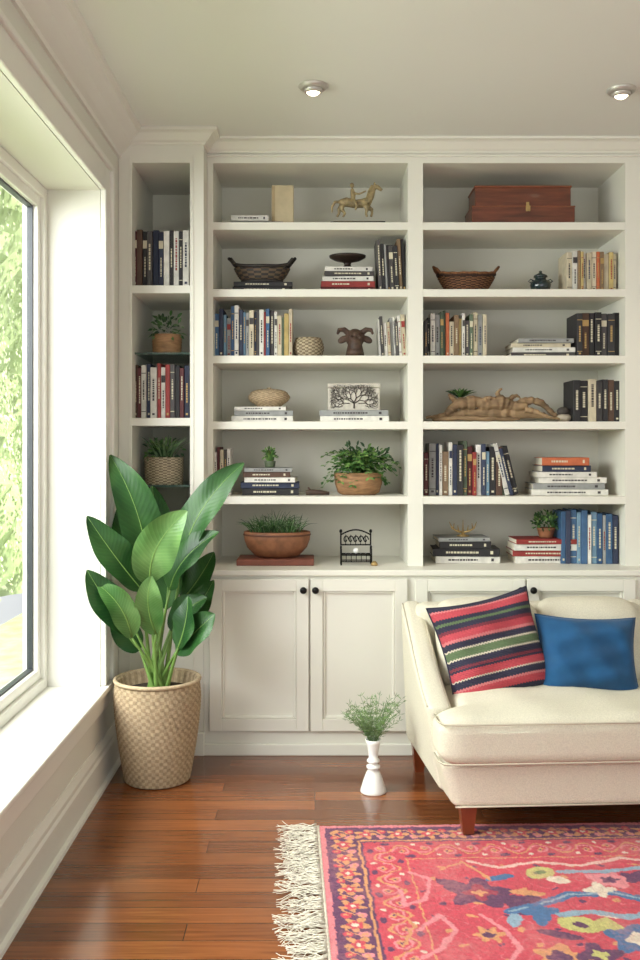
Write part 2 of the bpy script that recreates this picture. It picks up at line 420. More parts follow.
b.box(WX+.037, TXb+.004, Yb-.018, Yb, 0, .1, M_PAINT, bev=.004)
b.obj('built_in_bookcase')

# ---------------------------------------------------------------- downlights
M_LAMP = bpy.data.materials.new('lamp_glow'); M_LAMP.use_nodes = True
pb = M_LAMP.node_tree.nodes['Principled BSDF']; pb.inputs['Emission Color'].default_value = (1,.84,.58,1); pb.inputs['Emission Strength'].default_value = 7
M_CHR = pm('spot_rim', (200,196,188), .35, metal=.5)
for (x, y) in ((0-.007, -.636), (1.152, -.60)):
    b = B()
    b.lathe([(.054,0),(.055,-.006),(.048,-.014),(.037,-.018),(.034,-.012),(.03,-.006),(.03,0)], (0,0,0), M_CHR, seg=36, cap=False)
    b.lathe([(.036,-.014),(.034,-.026),(.027,-.03),(.025,-.024)], (0,0,0), M_CHR, seg=30, cap=False)
    b.lathe([(.026,-.022),(.02,-.032),(.008,-.038)], (0,0,0), M_LAMP, seg=24)
    o = b.obj('ceiling_downlight'); o.location = (x, y, H)
    l = bpy.data.lights.new('downlight_lamp', 'SPOT'); l.energy = 10; l.spot_size = 1.7; l.spot_blend = .8; l.color = (1,.85,.66); l.shadow_soft_size = .03
    lo = bpy.data.objects.new('downlight_lamp', l); sc.collection.objects.link(lo); lo.parent = o; lo.location = (0,0,-.06)

# ---------------------------------------------------------------- books
_bc = {}
def bm_(c):
    k = tuple(c)
    if k not in _bc: _bc[k] = pm('book_cover_%d_%d_%d' % k, c, .6, var=.15, scale=30)
    return _bc[k]
C = dict(k=(34,32,34), n=(42,50,74), b=(54,88,124), lb=(104,136,158), w=(216,213,204), c=(198,186,160), r=(140,46,42), m=(90,38,40),
         o=(188,100,62), g=(78,92,72), t=(126,102,76), y=(190,168,110), s=(146,147,145), d=(66,62,62), p=(168,122,118), e=(62,104,106), br=(84,60,46))
def one_book(b, x0, x1, y0, y1, z0, z1, col, M=None):
    cv = .0018
    base = C[col]; jt = R.choice([-12,0,0,10]); cm = bm_(tuple(max(8,min(235,v+jt)) for v in base)); w = x1-x0
    b.box(x0, x1, y0, y0+.006, z0, z1, cm, bev=min(.0018, w*.2), M=M, seg=1)
    b.box(x0, x0+cv, y0+.004, y1, z0, z1, cm, M=M); b.box(x1-cv, x1, y0+.004, y1, z0, z1, cm, M=M)
    b.box(x0+cv, x1-cv, y0+.005, y1-.004, z0+.003, z1-.004, M_PAGE, M=M)
    h = z1-z0
    light = sum(C[col]) > 420
    lm = R.choice([M_LABD, bm_(C['r']), bm_(C['n']), bm_(C['d'])]) if light else R.choice([M_LABL, M_LABG, M_LABL])
    k = R.random(); yy = y0-.0005
    def text(a, e, wd=.3):
        z = z0+h*a; ze = z0+h*e
        while z < ze:
            l = h*R.uniform(.02,.06)
            b.box(x0+w*(.5-wd/2), x1-w*(.5-wd/2), yy, y0+.001, z, min(z+l, ze), lm, M=M); z += l+h*.012
    if k < .5: text(R.uniform(.28,.36), R.uniform(.65,.9))
    elif k < .7:
        b.box(x0+.0012, x1-.0012, yy, y0+.001, z0+h*.7, z0+h*.84, lm, M=M); text(.2,.55,.26)
    elif k < .85:
        for q in (.12,.84): b.box(x0+.001, x1-.001, yy, y0+.001, z0+h*q, z0+h*(q+.014), lm, M=M)
        text(.35,.72)
    if R.random() < .4: b.box(x0+w*.3, x1-w*.3, yy, y0+.001, z0+h*.06, z0+h*.1, lm, M=M)
def books_v(name, xa, xb, ytop, zb, cols, Y=.07, depth=.17, lean=0, jit=.2, th_=(.010,.028), lastlean=0):
    b = B(); x = PX(xa, Y); xe = PX(xb, Y); hmax = PZ(ytop, Y)-zb
    n = len(cols); ws = [R.uniform(*th_) for _ in cols]; k = (xe-x)/sum(ws); tall = R.randrange(n)
    for i, (cc, w) in enumerate(zip(cols, ws)):
        w *= k; h = hmax*(1-R.uniform(0, jit) if i != tall else 1); dy = R.uniform(0,.022)
        M = None
        ll = lean if not lastlean else (lastlean if i >= n-3 else lean)
        if ll:
            piv = Vector((x, 0, zb)) if ll < 0 else Vector((x+w, 0, zb))
            M = Matrix.Translation(piv) @ Matrix.Rotation(ll, 4, 'Y') @ Matrix.Translation(-piv)
        one_book(b, x+.0004, x+w-.0004, Y+dy, Y+dy+depth*R.uniform(.8,1), zb+.0005, zb+h, cc, M)
        x += w
    return b.obj(name)
def books_h(name, items, zb, Y=.08, depth=.19):
    b = B(); z = zb+.0005; s = (DIST+Y)/F
    for (xa, xb, t, cc) in items:
        x0, x1 = PX(xa, Y), PX(xb, Y); hgt = t*s; dy = R.uniform(0,.018)
        M = Matrix.Translation(((x0+x1)/2, Y+.09, 0)) @ Matrix.Rotation(R.uniform(-.05,.05), 4, 'Z') @ Matrix.Translation((-(x0+x1)/2, -Y-.09, 0))
        cm = bm_(C[cc]); y0, y1 = Y+dy, Y+dy+depth*R.uniform(.88,1)
        b.box(x0, x1, y0, y0+.006, z, z+hgt-.0006, cm, bev=.0015, seg=1, M=M)
        b.box(x0, x1, y0+.004, y1, z, z+.002, cm, M=M); b.box(x0, x1, y0+.004, y1, z+hgt-.0026, z+hgt-.0006, cm, M=M)
        b.box(x0+.003, x1-.003, y0+.005, y1-.004, z+.002, z+hgt-.0026, M_PAGE, M=M)
        light = sum(C[cc]) > 420; lm = M_LABD if light else M_LABL; w = x1-x0
        x = x0+w*.2; xe = x0+w*R.uniform(.5,.75)
        while x < xe:
            l = R.uniform(.004,.014); b.box(x, x+l, y0-.0005, y0+.001, z+hgt*.38, z+hgt*.62, lm, M=M); x += l+.003
        b.box(x0+w*.86, x0+w*.9, y0-.0005, y0+.001, z+hgt*.3, z+hgt*.7, lm, M=M)
        z += hgt
    b.obj(name); return z

books_v('books_row', 132.5, 189, 229, TS[0], ['m','br','k','d','n','n','w','k','w','k','w'], Y=-.06, jit=.05, th_=(.016,.03))
books_v('books_row', 132.5, 189, 363, TS[1], ['br','m','w','n','w','r','w','r','d','k','m','n'], Y=-.06, jit=.09, th_=(.014,.028))
books_h('book_stack', [(231,283,5.5,'s'),(230,268,5.5,'w')], ZS[0])
b = B(); Y=.13; b.box(PX(271.5,Y), PX(293.5,Y), Y+.0, Y+.05, ZS[0]+.027, PZ(185,Y), pm('vellum', (200,184,150), .7, var=.1), bev=.004)
b.box(PX(272,Y), PX(275,Y), Y-.001, Y+.002, ZS[0]+.03, PZ(186,Y), pm('vellum_d', (176,156,120), .7)); 
b.box(PX(272,Y), PX(293,Y), Y+.002, Y+.048, ZS[0], ZS[0]+.0265, pm('vellum_d', (182,162,126), .7)); b.obj('vellum_box')
zt = books_h('book_stack', [(331,386,5.5,'k')], ZS[0])
books_v('books_row', 379, 407, 238, ZS[1], ['d','k','s','k','d','k','t','k'], jit=.18, lean=-.05)
books_v('books_row', 214, 292.5, 305, ZS[2], ['b','n','lb','s','b','w','n','lb','s','c','n','d','w','r','b','d','w','c','g','y','c'], jit=.24)
books_v('books_row', 380, 407, 314, ZS[2], ['w','d','w','c','s','w','d','w','c'], jit=.2, lean=-.05, Y=.08)
books_v('books_row', 213.5, 230, 447, ZS[4], ['w','m','c','d','w'], jit=.12, th_=(.012,.02))
books_v('books_row', 568, 618, 250, ZS[1], ['c','w','t','y','w','c','c','o','t','c','y','c'], jit=.08, Y=.07)
books_v('books_row', 424.5, 487, 310, ZS[2], ['d','k','w','s','g','g','o','c','t','y','w','d','g','c','s','c'], jit=.24)
books_v('books_row', 577, 622, 312, ZS[2], ['k','br','k','k','d','k','k'], jit=.06, th_=(.024,.034), depth=.2)
books_v('books_row', 574, 621, 379, ZS[3], ['k','k','c','d','k','br','k'], jit=.06, th_=(.022,.034), depth=.2)
books_v('books_row', 424.5, 520, 441, ZS[4], ['m','s','n','w','t','w','n','k','g','m','r','w','n','lb','k','br','g','w','n','k'], jit=.26, lastlean=-.24)
books_v('books_row', 562, 619, 510, CT, ['b','n','b','lb','b','w','lb','b','s','b','n'], jit=.12, th_=(.016,.03), Y=.07)
books_h('book_stack', [(512,576,5,'d'),(514,576,5,'w'),(513,572,4.5,'c'),(518,574,4.5,'s')], ZS[2])
books_h('book_stack', [(533,609,6,'w'),(534,606,6,'s'),(540,608,6,'w'),(538,598,5.5,'w'),(543,592,6.5,'n'),(543,590,8,'o')], ZS[4])
zA = books_h('book_stack', [(436,501,7,'w'),(434,501,8,'k'),(440,492,7,'k'),(438,490,4,'s')], CT)
zB = books_h('book_stack', [(516,580,7,'w'),(514,579,6,'r'),(515,578,6.5,'w'),(516,577,5,'r')], CT)
zC = books_h('book_stack', [(241,298,7,'k'),(240,299,6,'n'),(245,296,5,'w'),(243,290,5.5,'br'),(244,292,4,'s')], ZS[4])
zD = books_h('book_stack', [(321,390,6,'w'),(320,389,6,'s')], ZS[3])
zE = books_h('book_stack', [(231,293,6,'w'),(233,292,5.5,'s'),(234,286,4,'w')], ZS[3])
zG = books_h('book_stack', [(321,376,5,'m'),(321,375,6,'r'),(323,374,5,'w'),(324,374,5,'d'),(324,372,5,'w')], ZS[1])
zH = books_h('book_stack', [(232,290,5.5,'k'),(233,292,5,'k')], ZS[1])
books_v('books_row', 645, 720, 240, ZS[1], ['c','n','w','r','k','b','w','t','d'], jit=.1)
books_v('books_row', 650, 740, 375, ZS[3], ['k','w','r','g','n','c','w','d','b'], jit=.1)
books_v('books_row', 700, 800, 310, ZS[2], ['b','w','n','c','m','k','w','y','d'], jit=.1)

# ---------------------------------------------------------------- greenery helpers
def rdir(up=.3):
    return Vector((R.uniform(-1,1), R.uniform(-1,1), R.uniform(up-.5,1))).normalized()
def bush(b, c, rx, ry, rz, n, ls, mats, w=.5):
    c = Vector(c)
    for i in range(n):
        d = rdir(.2); k = R.uniform(.35,1)
        p = c+Vector((d.x*rx*k, d.y*ry*k, max(-.25,d.z)*rz*k))
        o = (d+Vector((R.uniform(-.6,.6),R.uniform(-.6,.6),R.uniform(-.7,.5)))).normalized()*ls*R.uniform(.7,1.3)
        b.leaf(p, p+o*.5+Vector((0,0,ls*.15)), p+o, ls*w, (R.uniform(-.6,.6),-.6,R.uniform(.2,1)), R.choice(mats), segs=3, across=1, fold=.3)
def grass(b, c, n, ln, spread, mats, w=.004, cr=.02, droop=.4):
    c = Vector(c)
    for i in range(n):
        a = R.uniform(0, 2*math.pi); k = R.random()**.6*spread; L_ = ln*R.uniform(.65,1.05)
        o = Vector((math.cos(a), math.sin(a), 0)); p0 = c+o*cr*R.random()
        p1 = p0+Vector((0,0,L_*.6))+o*L_*k*.35; p2 = p0+Vector((0,0,L_*(1-droop*k)))+o*L_*k
        b.leaf(p0, p1, p2, w, (R.uniform(-.5,.5),-1,.3), R.choice(mats), segs=5, across=1, fold=.3, pk=.6)
def fern(b, c, n, ln, mats, up=.6, ls=.02):
    c = Vector(c)
    for i in range(n):
        a = R.uniform(0, 2*math.pi); o = Vector((math.cos(a), math.sin(a)*.7, 0)); L_ = ln*R.uniform(.6,1.05); u = up*R.uniform(.5,1.2)
        pts = [c+o*L_*t+Vector((0,0,L_*(u*1.6*t-1.1*t*t))) for t in [k/7 for k in range(8)]]
        b.tube(pts, .0009, M_STEM, seg=4)
        for k in range(1, 8):
            T = (pts[k]-pts[k-1]).normalized(); S = T.cross(Vector((0,0,1)))
            if S.length < 1e-3: continue
            S.normalize()
            for sg in (-1,1):
                q = pts[k]; e = q+(S*sg*.8+T*.5+Vector((0,0,R.uniform(-.3,.3)))).normalized()*ls*R.uniform(.8,1.2)
                b.leaf(q, (q+e)/2+Vector((0,0,.002)), e, ls*.55, (0,-.6,.8), R.choice(mats), segs=3, across=1, fold=.2)

Y=.05
def weave(amp, k=2):
    return lambda i,j,z,a: amp*(1 if ((j//k)+i) % 2 else -1)
def vprof(r0, r1, h, n, rim=.004):
    out = [(r0+(r1-r0)*i/n, h*i/n) for i in range(n+1)]
    return out+[(r1-rim, h), (r1-rim*1.6, h-.012), (.001, h-.014)]
b = B(); cx_ = PX(167,Y); b.lathe(vprof(.062,.066,.088,14), (cx_,Y,GZ[0]), M_BARK, seg=40, fn=lambda i,j,z,a:.0012*(i%2))
b.lathe([(.06,0),(.001,.006)], (cx_,Y,GZ[0]+.078), M_SOIL, seg=20, cap=False)
bush(b, (cx_,Y,GZ[0]+.10), .07,.06,.095, 90, .028, [M_G1,M_G3,M_G4]); b.obj('potted_plant')
b = B(); cx_ = PX(164,Y); b.lathe(vprof(.083,.086,.12,20), (cx_,Y,GZ[1]), M_STRAW2, seg=60, fn=weave(.0016), mat2=M_STRAW2D)
b.lathe([(.08,0),(.001,.006)], (cx_,Y,GZ[1]+.108), M_SOIL, seg=20, cap=False)
grass(b, (cx_,Y,GZ[1]+.11), 60, .13, .8, [M_G3,M_G4], w=.006, cr=.04); bush(b, (cx_,Y,GZ[1]+.13), .09,.07,.07, 80, .026, [M_G1,M_G3,M_G2]); b.obj('potted_plant')

# horse figurine: walking horse, arched neck, on a thin base, rider's arm-like reins rail
Y=.16; b = B(); z0 = zt
def q(x,y,dy=0): return P(x,y,Y+dy)
def T_(l, r, mat=M_GOLD): b.tube(l, r, mat, seg=10)
T_([q(340,203),q(346,202),q(354,204),q(362,203.5),q(368,201)],[.016,.022,.019,.021,.018])
T_([q(367,203),q(371,196),q(373,190),q(375,186)],[.02,.016,.012,.010])
T_([q(374,186),q(378,187.5),q(382,190.5)],[.012,.010,.007]); T_([q(374,184),q(375,181.5)],[.004,.002]); T_([q(367,198),q(369,191),q(372,185)],[.006,.006,.004])
T_([q(340,202),q(335,202),q(332,207),q(332,213)],[.008,.007,.006,.003])
for dy, kx in ((-.014,0),(.014,1)):
    T_([q(342,206,dy),q(342-3*kx,210,dy),q(345-6*kx,213.5,dy),q(343-6*kx,217,dy)],[.014,.010,.006,.006])
    T_([q(366,206,dy),q(367+5*kx,210,dy),q(366+6*kx,213.5,dy),q(367+4*kx,217,dy)],[.013,.009,.006,.006])
T_([q(353,201),q(353,194),q(352,189)],[.010,.012,.008]); b.ell(q(352,185.5),(.010,.010,.012),M_GOLD)
T_([q(353,193),q(359,194),q(366,191)],[.006,.005,.004]); T_([q(354,201,-.02),q(357,206,-.024),q(355,210,-.024)],[.009,.007,.005])
b.box(q(333,0).x, q(384,0).x, Y-.035, Y+.035, z0, z0+.010, M_GOLD)
o = b.obj('horse_figurine'); remesh(o,.003,1)

Y=.17; b = B(); c0 = P(262,0,Y)
n=12; pr=[(.07+.035*(i/n)**.7,.012+.06*i/n) for i in range(n+1)]+[(.098,.072),(.09,.05),(.06,.02),(.001,.018)]
b.lathe(pr,(c0.x,Y,zH),M_IRONW,seg=64,sx=1.22,sy=.72,mat2=pm('tray_light',(100,82,62),.7),fn=lambda i,j,z_,a:(.002*(1 if (j//2+i)%2 else -1)),blk=(3,2))
b.tube([(c0.x+.128*math.cos(t*math.pi/20),Y+.076*math.sin(t*math.pi/20),zH+.073+.02*abs(math.cos(t*math.pi/20))**4) for t in range(41)],.008,M_IRONW)
b.tube([(c0.x+.09*math.cos(t*math.pi/20),Y+.053*math.sin(t*math.pi/20),zH+.010) for t in range(41)],.009,M_IRONW)
for sg in (-1,1):
    b.tube([(c0.x+sg*.118,Y-.03,zH+.085),(c0.x+sg*.14,Y-.028,zH+.112),(c0.x+sg*.15,Y,zH+.118),(c0.x+sg*.14,Y+.028,zH+.112),(c0.x+sg*.118,Y+.03,zH+.085)],.008,M_IRONW)
b.obj('handled_basket_tray')
Y=.17; b = B(); c0 = P(347.5,0,Y)
b.lathe([(.045,0),(.045,.006),(.02,.012),(.014,.022),(.02,.032),(.06,.042),(.082,.054),(.084,.062),(.078,.062),(.05,.05),(.001,.045)], (c0.x,Y,zG), pm('dark_bronze',(48,36,30),.45,metal=.2,var=.3), seg=40, sy=.9); b.obj('pedestal_dish')
Y=.14; b = B(); c0=P(308.5,0,Y)
n=12; pr=[(.055+.014*math.sin(math.pi*i/n),.092*i/n) for i in range(n+1)]+[(.047,.09),(.045,.07),(.001,.068)]
b.lathe(pr,(c0.x,Y,ZS[2]),M_STRAW2,seg=56,fn=weave(.002),mat2=M_STRAW2D); b.obj('woven_bowl')
Y=.14; b=B(); c0=P(355,0,Y); z=ZS[2]
b.ell((c0.x,Y,z+.09),(.042,.045,.045),M_CARVE); b.ell((c0.x,Y-.03,z+.055),(.03,.03,.045),M_CARVE); b.ell((c0.x,Y-.035,z+.024),(.034,.028,.022),M_CARVE)
for sg in(-1,1):
    b.tube([(c0.x+sg*.025,Y,z+.11),(c0.x+sg*.05,Y-.005,z+.13),(c0.x+sg*.073,Y-.01,z+.128),(c0.x+sg*.08,Y-.02,z+.108)],[.015,.013,.01,.006],M_CARVE)
    b.ell((c0.x+sg*.055,Y-.005,z+.085),(.026,.01,.016),M_CARVE,rot=(0,sg*.5,0)); b.ell((c0.x+sg*.02,Y-.042,z+.09),(.009,.007,.009),M_CARVE)
b.tube([(c0.x,Y+.01,z+.004),(c0.x,Y+.01,z+.06)],[.046,.034],M_CARVE); o=b.obj('carved_bull_head'); remesh(o,.003,1)
Y=.17; b=B(); c0=P(269,0,Y)
n=10; pr=[(.05,0)]+[(.05+.045*math.sin(math.pi*.62*i/n),.004+.05*i/n) for i in range(1,n+1)]+[(.09,.056),(.085,.062)]+[(.085*math.cos(math.pi/2*i/6),.062+.022*math.sin(math.pi/2*i/6)) for i in range(1,6)]+[(.002,.084)]
b.lathe(pr,(c0.x,Y,zE),M_STRAW,seg=64,sy=.75,fn=weave(.0018),mat2=M_STRAWD); b.ell((c0.x,Y,zE+.086),(.01,.008,.005),M_STRAW); b.obj('lidded_straw_basket')
# carved ivory box with tree relief
Y=.12; b=B(); x0,x1=PX(328,Y),PX(380,Y); zt_=PZ(383,Y)
M_PRINT=pm('ivory_box',(200,194,180),.6,var=.12,scale=60,bump=.4,bscale=150); b.box(x0,x1,Y,Y+.12,zD,zt_-.022,M_PRINT,bev=.004)
b.box(x0-.002,x1+.002,Y-.002,Y+.122,zt_-.021,zt_,M_PRINT,bev=.005)
M_INK=pm('ink_brown',(74,68,62),.7); zc=zD; xm=(x0+x1)/2; hh=zt_-zD
def branch(p,a,l,r,dep):
    e=p+Vector((math.sin(a)*l,0,math.cos(a)*l)); 
    if e.z>zc+hh-.006 or e.z<zc+.006 or abs(e.x-xm)>(x1-x0)/2-.008: return
    b.tube([p,e],[r,r*.78],M_INK,seg=4)
    if dep: 
        for k in (-1,1): branch(e,a+k*R.uniform(.3,.8),l*R.uniform(.72,.9),r*.78,dep-1)
yk=Y-.003
branch(Vector((xm,yk,zc+.008)),0,.026,.0034,7); branch(Vector((xm,yk,zc+.03)),1.0,.028,.0024,7); branch(Vector((xm,yk,zc+.03)),-1.0,.028,.0024,7)
for k_ in(-1,1): branch(Vector((xm+k_*.02,yk,zc+.03)),k_*1.5,.026,.002,6); branch(Vector((xm+k_*.05,yk,zc+.02)),k_*1.9,.018,.0018,5); branch(Vector((xm+k_*.07,yk,zc+.04)),k_*.6,.018,.0018,5)
b.obj('carved_tree_box')
Y=.16; b=B(); c0=P(270,0,Y)
b.lathe(vprof(.022,.027,.03,4),(c0.x,Y,zC),pm('green_pot',(92,104,78),.5),seg=24); grass(b,(c0.x,Y,zC+.02),26,.07,.5,[M_G1,M_G2],w=.008,cr=.012); bush(b,(c0.x,Y,zC+.055),.03,.03,.035,50,.018,[M_G1,M_G2]); b.obj('potted_plant')
Y=.1; b=B(); x0=PX(306,Y); z=ZS[4]
b.tube([(x0,Y,z+.012),(x0+.03,Y,z+.014),(x0+.07,Y,z+.012),(x0+.105,Y,z+.009)],[.012,.0135,.012,.008],M_CARVE); b.tube([(x0+.02,Y,z+.02),(x0+.01,Y,z+.036)],[.006,.004],M_CARVE); b.obj('wooden_bird_carving')
Y=.17; b=B(); c0=P(358.5,0,Y)
b.lathe([(.075,0),(.095,.01),(.108,.05),(.112,.1),(.104,.1),(.1,.085),(.001,.085)],(c0.x,Y,ZS[4]),M_BARK,seg=40,sx=1.0,sy=.75,fn=lambda i,j,z,a:.0015*math.sin(a*13))
b.lathe([(.1,0),(.001,.012)],(c0.x,Y,ZS[4]+.085),M_SOIL,seg=24,sy=.72,cap=False)
fern(b,(c0.x+.0,Y-.0,ZS[4]+.09),60,.18,[M_G1,M_G1,M_G2],up=.9,ls=.024); bush(b,(c0.x+.02,Y-.01,ZS[4]+.14),.15,.09,.09,330,.026,[M_G1,M_G3,M_G2]); b.obj('potted_fern')
Y=.1; b=B(); b.box(PX(238,Y),PX(314,Y),Y-.09,Y+.11,CT,CT+.028,pm('clay_slab',(122,68,50),.6,var=.15),bev=.004)
b.obj('clay_tray')
b=B(); c0=P(277,0,Y); zb=CT+.028
b.lathe([(.07,0),(.1,.008),(.135,.045),(.148,.08),(.15,.115),(.142,.117),(.136,.1),(.001,.1)],(c0.x,Y+.01,zb),M_TERRA,seg=48,sy=.7)
b.lathe([(.151,0),(.153,.004),(.151,.008)],(c0.x,Y+.01,zb+.098),pm('terra_dark',(96,60,42),.6),seg=48,sy=.7,cap=False)
b.lathe([(.14,0),(.06,.012),(.001,.014)],(c0.x,Y+.01,zb+.099),M_MOSS,seg=30,sy=.68,cap=False)
for k in range(6): grass(b,(c0.x-.09+.035*k,Y+R.uniform(-.03,.03),zb+.1),40,.14 if k in(2,3) else .11,1.0,[M_G3,M_G4,M_G1],w=.0032,cr=.03,droop=.55)
b.obj('potted_grass_bowl')
Y=.06; b=B(); X0,X1=PX(341,Y),PX(371,Y); z=CT; yf,yb=Y-.03,Y+.03; r=.0036
for x in(X0,X1):
    b.tube([(x,yf,z),(x,yf,z+.07),(x,yf+.006,z+.082),(x,yb,z+.082)],r,M_BLACK,seg=6); b.tube([(x,yb,z),(x,yb,z+.14)],r,M_BLACK,seg=6)
    b.tube([(x,yf,z+.045),(x,yb,z+.045)],r,M_BLACK,seg=6); b.ell((x,yb,z+.146),(.007,.007,.009),M_BLACK)
for yy in(yf,yb): b.tube([(X0,yy,z+.045),(X1,yy,z+.045)],r,M_BLACK,seg=6); b.tube([(X0,yy,z+.016),(X1,yy,z+.016)],r*.8,M_BLACK,seg=6)
for k in range(7):
    x=X0+(X1-X0)*k/6; b.tube([(x,yf,z+.047),(x,yb,z+.047)],r*.8,M_BLACK,seg=6); b.tube([(x,yb,z+.085),(x,yb,z+.13)],r*.5,M_BLACK,seg=5)
    b.tube([(x,yf,z+.016),(x,yf,z+.045)],r*.5,M_BLACK,seg=5)
b.tube([(X0+(X1-X0)*k/10,yb,z+.13+.022*math.sin(math.pi*k/10)) for k in range(11)],r,M_BLACK,seg=6)
b.tube([(X0,yb,z+.085),(X1,yb,z+.085)],r,M_BLACK,seg=6)
for k in range(1,6):
    xc=X0+(X1-X0)*k/6; b.tube([(xc+.013*math.cos(t*.7)*(1-t/12),yb-.002,z+.108+.02*math.sin(t*.7)*(1-t/12)) for t in range(10)],r*.8,M_BLACK,seg=5)
b.ell(((X0+X1)/2,Y,z+.062),(.013,.013,.013),M_WHITE); b.obj('ornamental_iron_bench')
b=B(); b.lathe([(.012,0),(.016,.004),(.013,.012),(.006,.02)],(PX(374,.05),.02,CT),M_BRASS,seg=16); b.obj('brass_bell')

# chest with overhanging lid
Y=.1; b=B(); x0,x1=PX(472,Y),PX(575,Y); z=ZS[0]; zt2=PZ(185,Y); zm=z+(zt2-z)*.5
M_WOODL=pm('box_mahogany_light',(124,70,44),.35,var=.3,scale=8,stretch=(1,4,8))
b.box(x0,x1,Y,Y+.2,z,zm,M_WOOD,bev=.004); b.box(x0+.016,x1-.016,Y+.008,Y+.192,zm-.001,zt2-.008,M_WOOD,bev=.004); b.box(x0+.012,x1-.012,Y+.004,Y+.196,zt2-.010,zt2,M_WOODL,bev=.003)
b.box(x0-.003,x1+.003,Y-.003,Y+.203,z,z+.01,M_WOODL,bev=.003); b.box(x0-.001,x1+.001,Y-.002,Y+.201,zm-.004,zm+.002,M_WOODL,bev=.0015)
xc=(x0+x1)/2+.02; b.box(xc-.010,xc+.010,Y-.006,Y+.001,zm-.024,zm+.002,M_BRASS,bev=.002); b.box(xc-.007,xc+.007,Y+.003,Y+.009,zm+.002,zm+.02,M_BRASS,bev=.002)
b.obj('wooden_chest')
Y=.15; b=B(); c0=P(466,0,Y); z=ZS[1]; n=14
pr=[(.07+.045*(i/n)**.8,.075*i/n) for i in range(n+1)]+[(.108,.075),(.1,.06),(.07,.012),(.001,.01)]
b.lathe(pr,(c0.x,Y,z),M_WICK,seg=60,sx=1.12,sy=.72,fn=lambda i,j,z_,a:(.003*(1 if (j//2+i)%2 else -1)),mat2=M_WICKD,blk=(2,1))
for dz in(0,.01): b.tube([(c0.x+.131*math.cos(t*math.pi/16),Y+.085*math.sin(t*math.pi/16),z+.073+dz+.014*abs(math.cos(t*math.pi/16))**4+.002*(t%2)) for t in range(33)],.0058,M_WICK if dz else M_WICKD)
for sg in(-1,1):
    b.tube([(c0.x+sg*.115,Y-.035,z+.085),(c0.x+sg*.138,Y-.03,z+.112),(c0.x+sg*.148,Y,z+.124),(c0.x+sg*.138,Y+.03,z+.112),(c0.x+sg*.115,Y+.035,z+.085)],.0065,M_WICK)
b.obj('wicker_basket')
b=B(); c0=P(540.5,0,Y)
b.lathe([(.026,0),(.03,.004),(.042,.022),(.047,.042),(.042,.058),(.026,.066),(.024,.074),(.032,.078),(.03,.086),(.012,.094),(.006,.1),(.008,.105),(.002,.108)],(c0.x,Y,z),M_TEAL,seg=36)
for sg in(-1,1): b.tube([(c0.x+sg*.04,Y,z+.05),(c0.x+sg*.055,Y,z+.06),(c0.x+sg*.045,Y,z+.068),(c0.x+sg*.03,Y,z+.062)],.003,M_TEAL,seg=6)
b.obj('ginger_jar')
# driftwood
Y=.15; b=B(); z=ZS[3]
def q(x,y,dy=0): return P(x,y,Y+dy)
def curve(pts,rad,mat=M_DWOOD,k=6):
    out=[];rr=[]
    for i in range(len(pts)-1):
        a=pts[max(i-1,0)];p=pts[i];c=pts[i+1];d=pts[min(i+2,len(pts)-1)]
        for s_ in range(k):
            t=s_/k
            out.append(.5*((2*p)+(c-a)*t+(2*a-5*p+4*c-d)*t*t+(3*p-a-3*c+d)*t**3)+Vector((R.uniform(-1,1),R.uniform(-1,1),R.uniform(-1,1)))*.0025)
            rr.append((rad[i]*(1-t)+rad[i+1]*t)*R.uniform(.8,1.2))
    out.append(pts[-1]);rr.append(rad[-1]); b.tube(out,rr,mat,seg=10)
curve([q(426,418),q(440,416),q(456,414),q(480,413),q(505,413),q(530,414),q(545,416)],[.006,.012,.02,.026,.026,.022,.012])
curve([q(446,414,-.02),q(458,404,-.02),q(474,402,-.01),q(488,404,-.02),q(502,402,-.02),q(515,406,-.02),q(528,406,-.03)],[.012,.026,.03,.026,.03,.022,.01])
curve([q(492,408),q(499,400),q(497,394),q(502,388)],[.02,.015,.011,.004]); curve([q(515,409),q(524,402),q(536,401),q(546,407),q(553,414),q(562,418)],[.02,.018,.016,.014,.012,.006])
curve([q(525,410,-.03),q(536,412,-.05),q(548,417,-.06),q(560,419,-.06)],[.014,.012,.009,.005])
curve([q(432,420,-.05),q(460,418,-.06),q(490,419,-.06),q(520,419,-.05)],[.006,.011,.011,.005]); curve([q(480,404,-.03),q(488,398,-.04),q(496,398,-.04)],[.014,.01,.004])
curve([q(460,405),q(452,398),q(449,394)],[.018,.013,.006]); curve([q(505,404),q(514,396),q(520,397)],[.014,.009,.004])
o=b.obj('driftwood_branch'); remesh(o,.0035,1)
b=B(); c0=P(460,399,Y)
for k in range(20):
    a=k*2.4; e=.35+.5*(k/20); L_=.085*(1-.35*k/20); d=Vector((math.cos(a)*math.cos(e),math.sin(a)*math.cos(e)*.7,math.sin(e)*.8+.12)).normalized()
    b.leaf(c0,c0+d*L_*.5+Vector((0,0,.008)),c0+d*L_,.018,(0,-.4,1),R.choice([M_G1,M_G3,M_G4]),segs=5,across=1,fold=.5,pk=.7)
b.obj('air_plant')
b=B(); c0=P(564,0,.13); b.ell((c0.x,.13,ZS[3]+.02),(.034,.03,.02),pm('shell',(176,164,146),.6,var=.2)); b.ell((c0.x-.004,.13,ZS[3]+.05),(.028,.026,.02),pm('stone',(70,64,58),.7,var=.3)); b.obj('stacked_stones')
Y=.16; b=B(); c0=P(463,0,Y)
b.lathe([(.03,0),(.03,.004),(.008,.01),(.006,.02)],(c0.x,Y,zA),M_BRASS,seg=24)
